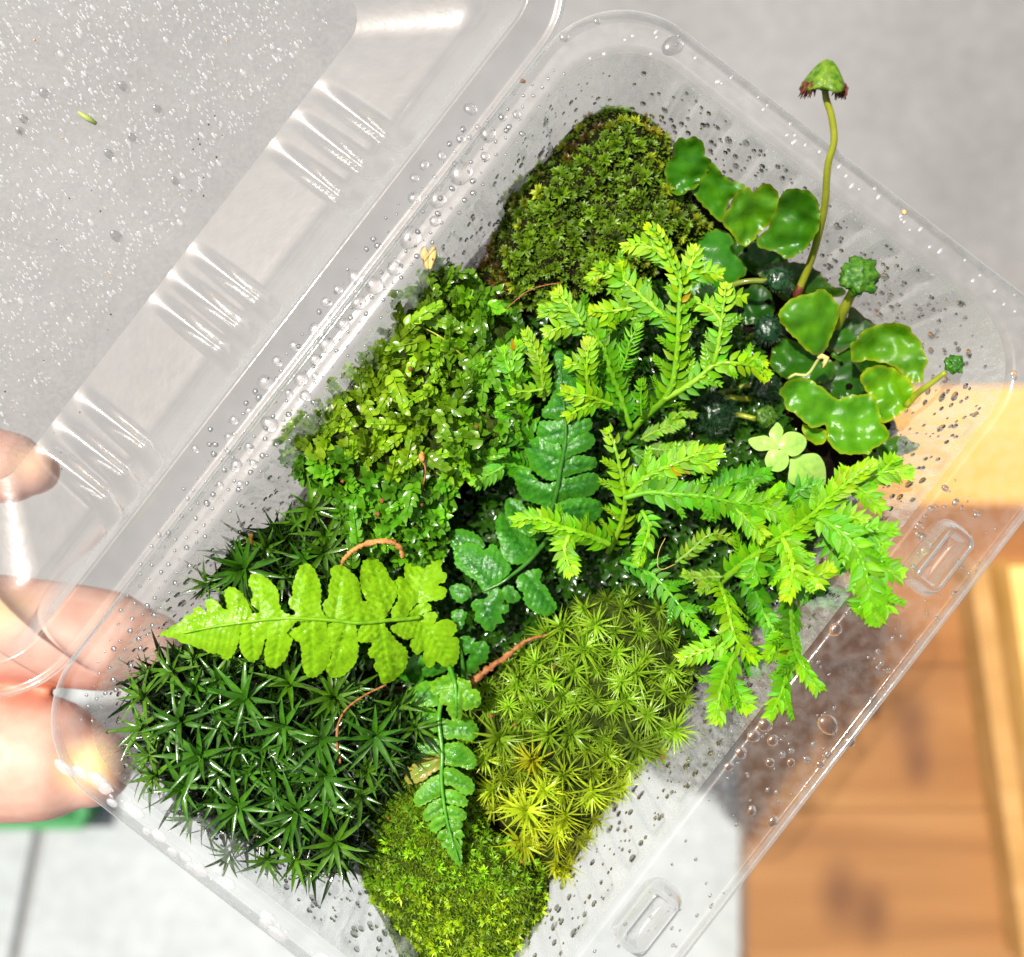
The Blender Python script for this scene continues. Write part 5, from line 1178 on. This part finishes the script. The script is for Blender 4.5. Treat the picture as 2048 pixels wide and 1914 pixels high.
spray(t, cH([(760, 850), (690, 850), (600, 860), (520, 830)]), [-.018, -.016], LL * .65, (1.0, .75, 3), (1.3, .95, 4), .05, .0003, .36)
spray(t, cH([(740, 870), (680, 890), (620, 940)]), [-.018, -.016], LL * .6, (1.0, .75, 3), (1.2, .95, 3), .05, .0003, .38)
t = sm('pale feathery spikemoss sprigs below the thick stem of the upright spray', cG([(900, 1560)])[0], -.024)
spray(t, cG([(900, 1580), (990, 1530), (1090, 1490), (1190, 1465)]), [-.018, -.015], LL * .6, (.85, .75, 1.5), (1.3, .95, 2), .05, .0003, .36)
spray(t, cG([(950, 1640), (1060, 1650), (1170, 1640), (1270, 1615)]), [-.019, -.016], LL * .7, (.7, .7, 1.5), (1.2, .9, 2), .05, .0003, .36)
spray(t, cG([(1060, 1500), (1120, 1440), (1180, 1390), (1270, 1410)]), [-.018, -.016], LL * .55, (.9, .8, 1.5), (1.4, 1, 2), .05, .0003, .4)
spray(t, cG([(820, 1640), (900, 1700), (990, 1740)]), [-.020, -.018], LL * .7, (.4, .55, 1), (.8, .8, 1.5), .05, .0003, .38)
# ------------------------------------------------------------------ the hand behind the clamshell
def skin_mat():
    m, N, L, out = mat_new('skin')
    tc = N('TexCoord'); n1 = N('TexNoise', Scale=120.0, Detail=4.0); L(tc.outputs['Object'], n1.inputs['Vector'])
    r1 = ramp(N, [(.3, (.56, .30, .22)), (.7, (.67, .42, .32))]); L(n1.outputs['Fac'], r1.inputs[0])
    at = N('Attribute'); at.attribute_name = 'pale'
    c = mixc(N, L, r1.outputs[0], (.86, .62, .26), at.outputs['Fac'])
    at2 = N('Attribute'); at2.attribute_name = 'red'
    c = mixc(N, L, c, (.55, .16, .08), at2.outputs['Fac'])
    pb = N('BsdfPrincipled', Roughness=.55); L(c, pb.inputs['Base Color'])
    pb.inputs['Subsurface Weight'].default_value = .25; pb.inputs['Subsurface Radius'].default_value = (1, .35, .2); pb.inputs['Subsurface Scale'].default_value = .0025
    w = N('TexNoise', Scale=700.0, Detail=5.0); L(tc.outputs['Object'], w.inputs['Vector'])
    bp = N('Bump', Strength=.2, Distance=.0003); L(w.outputs['Fac'], bp.inputs['Height']); L(bp.outputs[0], pb.inputs['Normal'])
    L(pb.outputs[0], out.inputs[0]); return m
M_skin = skin_mat()
def Q(x, y, z): return W(*cV([(x, y)])[0], z)
# chains: knuckle -> tip, pixel (in the 1988 px view), height, radius (m)
chains = [
    [(-860, 900, -.040, .0105), (-470, 850, -.030, .0092), (-180, 873, -.026, .0084), (0, 906, -.024, .0079), (40, 911, -.0235, .0073), (68, 914, -.0234, .0052)],
    [(-860, 1130, -.046, .0125), (-430, 1170, -.036, .0118), (-120, 1205, -.030, .0114), (120, 1232, -.029, .0111), (235, 1248, -.030, .0104), (290, 1254, -.031, .0075)],
    [(-860, 1400, -.046, .0130), (-430, 1430, -.036, .0142), (-160, 1455, -.030, .0146), (40, 1468, -.029, .0137), (130, 1481, -.0285, .0118), (178, 1489, -.0285, .0085)],
    [(-860, 1620, -.060, .0105), (-560, 1640, -.066, .0098), (-330, 1600, -.074, .0090), (-200, 1560, -.078, .0078)],
    [(-1000, 1750, -.050, .0140), (-720, 1790, -.070, .0125), (-500, 1740, -.085, .0110), (-380, 1680, -.092, .0085)]]
palm = [[(-860, 900, -.040, .013), (-1250, 1120, -.058, .016), (-1700, 1300, -.085, .020)], [(-860, 1130, -.046, .0145), (-1250, 1220, -.058, .018), (-1700, 1320, -.085, .023)],
        [(-860, 1400, -.046, .0145), (-1250, 1340, -.058, .019), (-1700, 1350, -.085, .023)], [(-860, 1620, -.060, .0125), (-1250, 1460, -.062, .018), (-1700, 1400, -.085, .021)],
        [(-1000, 1750, -.050, .014), (-1300, 1520, -.060, .018), (-1700, 1400, -.085, .020)], [(-1700, 1330, -.085, .024), (-2300, 1450, -.13, .027), (-3000, 1560, -.20, .032)]]
bmh = bmesh.new()
def capsule(chain, n=20):
    pts = [np.array([*Q(x, y, z), r]) for x, y, z, r in [(x_, y_, z_ - (.0095 if y_ < 1000 else .008 if y_ < 1300 else .005), r_ * 1.045) for x_, y_, z_, r_ in chain]]
    ln = smooth_line(pts, .0035)
    P = [Vector(p[:3]) for p in ln]; rr = [p[3] for p in ln]
    dend = (P[-1] - P[-3]).normalized(); r = rr[-1]
    for q in (.35, .65, .86, .97): P.append(Vector(ln[-1][:3]) + dend * r * q); rr.append(r * math.sqrt(1 - q * q))
    vs, fs = tube(P, rr, n)
    b = [bmh.verts.new(v) for v in vs]
    for f in fs: bmh.faces.new([b[i] for i in f])
for c in chains + palm: capsule(c)
tmp = bpy.data.meshes.new('hand_tmp'); bmh.to_mesh(tmp); bmh.free()
ob = bpy.data.objects.new('hand_tmp', tmp); col.objects.link(ob)
md = ob.modifiers.new('r', 'REMESH'); md.mode = 'VOXEL'; md.voxel_size = .0011
ms = ob.modifiers.new('s', 'SMOOTH'); ms.factor = .5; ms.iterations = 8
ev = ob.evaluated_get(bpy.context.evaluated_depsgraph_get()); me = bpy.data.meshes.new_from_object(ev)
bpy.data.objects.remove(ob)
me.name = 'hand'; me.materials.clear(); me.materials.append(M_skin)
hand = thing('person', Q(-900, 1300, -.05), 'hand of a person holding the clamshell from behind, fingertips pressed against the plastic', 'person')
co = np.empty(len(me.vertices) * 3, 'f'); me.vertices.foreach_get('co', co); co = co.reshape(-1, 3)
def blob(c, r, ax=None): return np.clip(1.25 - np.linalg.norm((co - np.array(c)) / np.array(r), axis=1), 0, 1)
pale = np.maximum.reduce([blob(Q(172, 1490, -.024), (.0065, .0062, .008)), .5 * blob(Q(-20, 1190, -.026), (.010, .006, .008)), .35 * blob(Q(60, 895, -.0255), (.006, .005, .006))])
red = np.maximum.reduce([.8 * blob(Q(10, 975, -.033), (.008, .0035, .008)), .8 * blob(Q(60, 1328, -.034), (.034, .0050, .012)), .45 * blob(Q(60, 1590, -.032), (.030, .004, .012)), .5 * blob(Q(235, 1520, -.032), (.004, .006, .006))])
# flexion creases across the fingers
for x, y0, y1 in ((-8, 1400, 1560), (-210, 1380, 1570), (-150, 1150, 1290), (10, 1440, 1475)):
    a = np.array(Q(x, (y0 + y1) / 2, -.026)); d = (co[:, 0] - a[0]) + .0008 * np.sin(co[:, 1] * 900)
    m_ = np.exp(-(d / .0009) ** 2) * (np.abs(co[:, 1] - a[1]) < abs(Q(x, y0, -.02).y - a[1])) * (co[:, 2] > -.040)
    co[:, 2] -= .0006 * m_; red = np.maximum(red, .35 * m_)
co -= np.array(hand.location)
me.vertices.foreach_set('co', co.reshape(-1)); me.polygons.foreach_set('use_smooth', [True] * len(me.polygons))
for nm, arr in (('pale', pale), ('red', red)):
    at = me.attributes.new(nm, 'FLOAT', 'POINT'); at.data.foreach_set('value', arr.astype('f'))
me.update(); obj('hand', me, hand)

# ------------------------------------------------------------------ small loose things
def loose_tube(name, label, cat, px, zs, radii, mat, n=7, jit=.5, step=.0006):
    line = smooth_line([tuple(W(x, y, z)) for (x, y), z in zip(px, np.interp(np.linspace(0, 1, len(px)), np.linspace(0, 1, len(zs)), zs))], step)
    rr = np.interp(np.linspace(0, 1, len(line)), np.linspace(0, 1, len(radii)), radii)
    c = Vector(line[len(line) // 2]); vs, fs = tube(line, list(rr), n, True, jit)
    o = obj(name, mesh(name, [v - c for v in vs], fs, mat)); o.location = c
    return tag(o, label, cat)
loose_tube('rootlet', 'arched orange rootlet above the bright fern frond', 'rootlet', cA([(1185, 160), (1230, 90), (1330, 28), (1450, 8), (1535, 30), (1575, 110)]), [-.006, -.001, -.001, -.005], [.0003, .0005, .00055, .0004], M_root, 7, 1.1, .0004)
loose_tube('twig', 'reddish brown twig lying on the peat between the ferns and the needle moss', 'twig', c8([(740, 435), (790, 410), (850, 360), (960, 280), (1050, 210), (1160, 182)]), [-.020, -.018, -.019], [.0008, .0007, .00045, .0002], M_bark, 7, 1.0, .0005)
loose_tube('twig', 'thin brown root thread running down through the haircap moss', 'twig', c8([(320, 440), (200, 500), (100, 580), (62, 700), (78, 850)]), [-.0055, -.003, -.004], [.0002, .0002, .0003], M_bark)
loose_tube('fibre', 'fine reddish hair lying over the cushion moss', 'fibre', c2([(1030, 1755), (1090, 1700), (1150, 1655), (1250, 1620), (1350, 1606)]), [-.009, -.008, -.009], [.0001, .00014, .0001], M_bark, 4, 0)
loose_tube('fibre', 'thin yellow stem lying across the thread moss', 'fibre', c5([(555, 155), (640, 200), (720, 260), (800, 335)]), [-.008, -.007, -.008], [.00012, .00025, .00016], M_stalk, 5, .2)
loose_tube('fibre', 'thin white hair looping beside the trailing spikemoss', 'fibre', cH([(405, 610), (370, 680), (355, 760), (380, 805), (470, 770)]), [-.012, -.011, -.012], [.00007, .00007], M_seedcoat, 4, 0)
t = thing('spore_stalk', W(*c5([(545, 1160)])[0], -.02), 'thin reddish moss spore stalk with an orange capsule, among the thread moss', 'spore stalk')
sl_ = smooth_line([tuple(W(x, y, z)) for (x, y), z in zip(c5([(550, 1170), (545, 1100), (572, 980), (550, 890)]), [-.014, -.010, -.007, -.006])], .0006)
part('stalk', *tube(sl_, .00018, 6), M_bark, t)
cp = Vector(sl_[-1]); part('capsule', *tube([cp + Vector((0, -.0012, 0)), cp + Vector((0, -.0006, 0)), cp + Vector((0, .0003, .0001)), cp + Vector((.0001, .0010, .0002))], [.0002, .0006, .0006, .0002], 9), M_root, t)
t = thing('seed_husk', W(858, 518, -.002), 'split tan seed husk stuck to the inner edge of the hinge side rim', 'seed husk')
for s, (dx, tw) in enumerate(((-7, .2), (6, -.15))):
    bm = bmesh.new(); bmesh.ops.create_icosphere(bm, subdivisions=3, radius=1)
    for v in bm.verts:
        v.co = Vector((v.co.x * .00085 * (1 - .3 * (v.co.y < 0)), v.co.y * .0023, v.co.z * .0006)); v.co = Matrix.Rotation(tw, 3, 'Z') @ v.co + W(858 + dx, 516, -.002) - t.location
    m_ = bpy.data.meshes.new('half'); bm.to_mesh(m_); bm.free(); m_.materials.append(M_seedcoat); m_.polygons.foreach_set('use_smooth', [True] * len(m_.polygons)); obj('half', m_, t)
# crumbs of bark stuck to plants and plastic
M_crumb = solid_mat('orange_bark_crumb', (.22, .075, .018), (.42, .18, .05), 1500, .8, .8, 3000)
M_dirt = solid_mat('dark_dirt', (.03, .016, .008), (.09, .05, .025), 1500, .85, .8, 3000)
M_tan = solid_mat('tan_crumb', (.62, .40, .16), (.75, .55, .28), 1500, .8, .6, 3000)
crm = [crumb_mesh(s, 'bark_crumb', M_crumb, .8) for s in range(3)]; crd = [crumb_mesh(s + 5, 'dirt_speck', M_dirt, .7) for s in range(3)]; crt = [crumb_mesh(s + 9, 'tan_crumb', M_tan, .7) for s in range(3)]
def crumbs(name, ms_, pts, zf, label, cat, group):
    for i, (x, y, r) in enumerate(pts):
        z = zf if not callable(zf) else zf(x, y)
        o = obj(name, ms_[i % 3]); o.matrix_world = frame(W(x, y, z) if not isinstance(z, Vector) else z, (rng.uniform(-.5, .5), rng.uniform(-.5, .5), 1), (rng.uniform(-1, 1), 1, 0), r)
        tag(o, label, cat, group)
def with_r(pts, r): return [(x, y, r * .5 * rng.uniform(.7, 1.4)) for x, y in pts]
crumbs('bark_crumb', crm, with_r(c5([(485, 392), (100, 1030), (322, 1140), (550, 1165), (300, 1215), (860, 720)]) + cI([(240, 1405), (775, 675)]), .0008), -.0075, 'small orange bark crumb lying on the thread moss', 'crumb', 'orange crumbs on the thread moss')
crumbs('bark_crumb', crm, with_r(c7([(1020, 1140), (1090, 1150)]) + c4([(1425, 1340), (1420, 1370)]), .0011), -.010, 'orange bark crumb at the margin of the haircap moss', 'crumb', 'orange crumbs by the haircap moss')
crumbs('bark_crumb', crm, with_r(c8([(990, 650), (865, 605), (1190, 350), (1030, 1365), (330, 1135), (1750, 790), (1760, 820)]), .0008), -.0140, 'small brown crumb caught in the needle and fine mosses', 'crumb', 'brown crumbs in the lower mosses')

# drops and specks on the lid panel
def lid_at(px, py, d=.0284):
    """where the sight line through a photo pixel meets the lid panel"""
    o = Vector((0, 0, CD)); r = W(px, py, 0) - o; p0 = LP(800, 100 * S, d); t = (p0 - o).dot(LN) / r.dot(LN); return o + r * t
def on_lid(pts): return [(x, y, r) for x, y, r in pts]
crumbs('tan_crumb', crt, with_r(cV([(67, 78), (122, 268), (440, 80), (458, 187), (350, 378), (28, 797)]) + [(212, 545), (222, 552)], .00042), lambda x, y: lid_at(x, y) + LN * .0002, 'tiny tan crumb stuck to the misted lid', 'crumb', 'tan crumbs on the lid')
crumbs('dirt_speck', crd, with_r(cV([(385, 270), (388, 280), (432, 263), (417, 225), (405, 242), (395, 345), (372, 370), (395, 380), (178, 370), (195, 410), (120, 480), (10, 760), (105, 840), (118, 878), (120, 910), (210, 640), (85, 700), (155, 800), (375, 290), (420, 305), (135, 385), (110, 465), (215, 610)]), .00030),
       lambda x, y: lid_at(x, y) + LN * .0002, 'tiny dark dirt speck on the misted lid', 'dirt speck', 'dark specks on the lid')
M_leafbit = leaf_mat('leaf_bit', (.45, .55, .12), (.55, .62, .2), 500, .2, use_color=False)
a, b_ = lid_at(*c2([(0, 0)])[0]), None
p0, p1 = lid_at(156, 224) + LN * .0003, lid_at(193, 248) + LN * .0003
o = obj('leaf_fragment', mesh('leaf_fragment', *tube([p0 - (p0 + p1) / 2, Vector(), p1 - (p0 + p1) / 2], [.00025, .00062, .00035], 8), M_leafbit)); o.location = (p0 + p1) / 2
tag(o, 'pale green leaf fragment stuck to the misted lid', 'leaf fragment')
o = crumbs('tan_crumb', crt, with_r(cV([(1755, 412)]), .0010), .0006, 'yellowish tan smear like crumb on the far rim of the clamshell', 'crumb', None)
crumbs('bark_crumb', crm, with_r([(1046, 162)], .0007), .0006, 'round brown crumb on the hinge strip near the top corner', 'crumb', None)

# ------------------------------------------------------------------ water drops
def dome(seed, n=14, rings=6):
    r = random.Random(seed); vs = []; fs = []
    ex = [1 + r.uniform(-.07, .07) for _ in range(4)]
    for i in range(rings + 1):
        t = i / rings * math.pi / 2
        for k in range(n):
            a = 2 * math.pi * k / n; q = 1 + .05 * math.cos(2 * a + seed) + .03 * math.cos(3 * a + seed * 2)
            rr = math.cos(t) ** .8 * q if i < rings else .0
            vs.append(Vector((rr * math.cos(a), rr * math.sin(a), .42 * math.sin(t))))
    for i in range(rings):
        for k in range(n):
            fs.append((i * n + k, i * n + (k + 1) % n, (i + 1) * n + (k + 1) % n, (i + 1) * n + k))
    fs = [f for f in fs if f[2] < rings * n] + [((rings - 1) * n + k, (rings - 1) * n + (k + 1) % n, rings * n) for k in range(n)]
    vs = vs[:rings * n + 1]; fs.append(tuple(range(n - 1, -1, -1)))
    return vs, fs
DM = [dome(s, 20, 8) for s in range(4)]; dmm = [mesh('water_drop', v, f, M_water) for v, f in DM]
for m_ in dmm: m_.polygons[-1].use_smooth = False
DS = dome(9, 8, 3)
drops = []      # (matrix, radius, label, group)
rd = random.Random(21)
GR = {'hinge': ('clear round water drop on the flat strip along the hinge', 'drops along the hinge'),
      'far': ('clear water drop on the far rim of the clamshell, away from the hand', 'drops on the far rim'),
      'right': ('clear water drop on the wide right hand rim with the snap studs', 'drops on the wide rim'),
      'wall0': ('dark looking water drop on the fogged wall at the near end, below the haircap moss', 'drops on the near wall'),
      'wall1': ('dark looking water drop on the fogged wall under the wide rim with snap studs', 'drops on the wall under the wide rim'),
      'wall2': ('dark looking water drop on the fogged wall at the far end, behind the liverworts', 'drops on the far wall'),
      'wall3': ('dark looking water drop on the fogged hinge side wall', 'drops on the hinge side wall'),
      'near': ('bright water drop on the rim edge below the haircap moss', 'drops on the near rim'),
      'lid': ('slightly larger clear drop among the mist on the open lid', 'drops on the misted lid')}
def add_drop(p, nrm, fwd, r, key, asp=1.0, h=1.0): drops.append((frame(p, nrm, fwd, (r, r * asp, r * h)), r, key))
def on_rim(px, py, r, key, asp=1.0):
    p = W(px, py, .0003); add_drop(p, (0, 0, 1), (rd.uniform(-1, 1), rd.uniform(-1, 1), 0), r, key, asp * rd.uniform(.95, 1.2))
big = c2([(825, 620), (770, 790), (925, 760), (1008, 665), (1088, 650), (1030, 740), (770, 985), (910, 890), (660, 885), (563, 938), (508, 1012), (508, 1125), (640, 1130), (625, 1255), (485, 1350), (300, 1395), (395, 1525), (172, 1575), (278, 1620), (75, 1645), (190, 1720), (1128, 462)]) + \
      c4([(1855, 10), (1860, 110), (1795, 170), (1855, 255), (1675, 262), (1950, 140), (1575, 348), (1790, 340), (1510, 468), (1710, 450), (1790, 432), (1640, 530), (1735, 545), (1530, 705), (1330, 682), (1300, 780), (1415, 632), (1415, 835), (1215, 875), (1340, 940), (1110, 845), (1295, 862), (1190, 820), (1195, 735), (1470, 555), (1440, 930), (1210, 1105), (1250, 1050), (1365, 1050), (1175, 1155), (1640, 650), (1490, 885)])
rad = [36, 27, 45, 24, 22, 17, 62, 27, 24, 27, 26, 36, 48, 32, 60, 20, 40, 40, 52, 27, 40, 0] + [32, 22, 42, 46, 32, 40, 33, 33, 43, 38, 22, 24, 32, 48, 28, 24, 24, 27, 20, 33, 22, 18, 16, 17, 20, 24, 17, 22, 22, 20, 18, 18]
for (x, y), r in zip(big, rad):
    if r: on_rim(x, y, r * .352 * S, 'hinge')
hs = smooth_loop(cV([(1085, 130), (1110, 150), (960, 330), (800, 540), (660, 740), (500, 930), (350, 1130), (240, 1330), (180, 1400), (150, 1400), (260, 1120), (420, 850), (560, 680), (720, 460), (900, 250)]), 20)
for (x, y) in scatter(hs, 19, None, 0, 41):
    on_rim(x, y, rd.choice((2.0, 2.5, 3, 3.5, 4.5, 6)) * S, 'hinge')
for x, y, r in ((1345, 92, 22), (1194, 42, 8), (1128, 74, 11), (1250, 80, 4), (1208, 108, 5), (1180, 117, 4), (1265, 72, 4), (1302, 108, 4)): on_rim(x, y, r * S, 'far', .8)
for i in range(46):
    u, v = -128 + rd.uniform(-18, 14), rd.uniform(150, 1250); add_drop(HP(u, v, .0004), (0, 0, 1), U, rd.uniform(2, 4.5) * S, 'far', rd.uniform(1, 1.9))
for (x, y), r in zip(c9([(965, 155), (600, 650), (540, 708), (640, 730), (475, 795), (412, 865), (925, 648), (1038, 738), (640, 1152), (530, 1095), (625, 845), (733, 845), (735, 785), (690, 805), (815, 830), (925, 805), (885, 855), (365, 812), (850, 750), (1030, 68), (1185, 268), (1205, 330), (1185, 352), (1240, 365), (1495, 98)]),
                     (35, 38, 34, 30, 32, 24, 50, 30, 28, 24, 24, 22, 16, 18, 18, 22, 22, 16, 16, 16, 14, 14, 12, 14, 14)): on_rim(x, y, r * .3844 * S, 'right')
for x, y in c6([(1490, 1110), (1460, 1150), (1430, 1190), (1425, 1245), (1570, 1000), (1625, 1075), (1740, 1140), (1660, 1105), (1520, 1100), (1935, 400), (1645, 1390), (1450, 1260), (1495, 1305), (1460, 1335), (1405, 1420), (1430, 1350)]): on_rim(x, y, rd.uniform(4, 8) * S, 'right', 1.2)
for i in range(120):
    u, v = rd.uniform(200, 1600), 1170 + 150 * rd.random() ** 1.3; add_drop(HP(u, v, .0004), (0, 0, 1), U + VV * rd.uniform(-.3, .3), rd.uniform(1.5, 4) * S, 'right', rd.uniform(1, 1.6))
for i in range(44):
    u, v = 1745 + rd.uniform(-12, 20), rd.uniform(120, 900); add_drop(HP(u, v, .0005), (0, 0, 1), VV, rd.choice((2.5, 3.5, 5, 8, 12)) * S, 'near', rd.uniform(1, 2))
# fogged wall: rows of drops between the flutes
nW = len(wall_rings[0])
def wall_drop(i, j, r, asp=1.25, lift=.00012):
    p = wall_rings[j][i % nW]; nn = wall_nrm[j][i % nW]; k = i % nW; add_drop(p + nn * lift, nn, (0, 0, -1), r, 'wall' + ('0' if k < NS + NC // 2 else '1' if k < NS + NL + NC * 1.5 else '2' if k < 2 * NS + NL + NC * 2.5 else '3'), asp, .8)
for i in range(0, nW, 4):
    for q in range(6):
        j = rd.randrange(3, NR - 2)
        if rd.random() < .95: wall_drop(i + rd.randrange(-2, 3), j, rd.choice((2.8, 3.2, 4, 5, 6, 7.2)) * S)
for i in range(110):
    wall_drop(rd.randrange(nW), rd.randrange(3, NR - 3), rd.uniform(7.5, 10.5) * S, 1.2)
for i in range(5200):
    wall_drop(rd.randrange(nW), rd.randrange(1, NR - 2), rd.uniform(.9, 2.2) * S, 1.6)
# misted lid
for i in range(4200):
    x, y = rd.uniform(-40, 660), rd.uniform(-40, 860)
    if .79 * (x - 1115) + .613 * (y - 67) > -372: continue
    if nz(x / 90, y / 90, 2.2) + .6 * nz(x / 35, y / 35, 4.4) < rd.uniform(-.75, .25): continue
    r = (rd.uniform(1.2, 2.6) if rd.random() < .93 else rd.uniform(2.8, 5)) * S
    p = lid_at(x, y); add_drop(p + LN * .0001, LN, Vector((.55, -.83, 0)), r, 'lid', rd.uniform(1.2, 2.1))
for x, y, r in ((232, 472, 11), (88, 186, 9), (246, 172, 9), (47, 238, 8), (218, 308, 9), (265, 275, 8), (350, 362, 8), (365, 352, 6), (332, 80, 6), (122, 108, 7), (40, 262, 8), (315, 218, 8), (182, 445, 7), (360, 445, 7), (168, 148, 6), (230, 320, 7), (486, 145, 7), (42, 602, 7), (106, 610, 6)):
    add_drop(lid_at(x, y) + LN * .0001, LN, Vector((.55, -.83, 0)), r * S, 'lid', 1.3)
drops.sort(key=lambda d: -d[1]); keep = drops[:298]; rest = drops[298:]
for i, (M, r, k) in enumerate(keep):
    o = obj('water_drop', dmm[i % 4]); o.matrix_world = M; tag(o, GR[k][0], 'water drop', GR[k][1])
    if k[:4] == 'wall': o.material_slots[0].link = 'OBJECT'; o.material_slots[0].material = M_walldrop
    if k == 'near': o.material_slots[0].link = 'OBJECT'; o.material_slots[0].material = M_mist  # white scattering material paints in the bright highlights of these drops
mb = MB(); mb2 = MB(); mb3 = MB()
for M, r, k in rest: (mb2 if k in ('hinge', 'right') else mb3 if k[:4] == 'wall' and r > 2.7 * S else mb).inst(*DS, M)
o = obj('small_wall_drops', mesh('small_wall_drops', mb3.v, mb3.f, M_walldrop)); tag(o, 'small dark looking drops in rows all over the fogged walls', 'wall droplets', kind='stuff')
o = obj('fine_water_drops', mesh('fine_water_drops', mb2.v, mb2.f, M_water)); tag(o, 'tiny clear droplets between the larger drops on the rim', 'fine droplets', kind='stuff')
o = obj('fine_water_drops', mesh('fine_water_drops', mb.v, mb.f, M_mist)); tag(o, 'fine mist droplets covering the lid, rim and walls of the clamshell', 'mist droplets', kind='stuff')
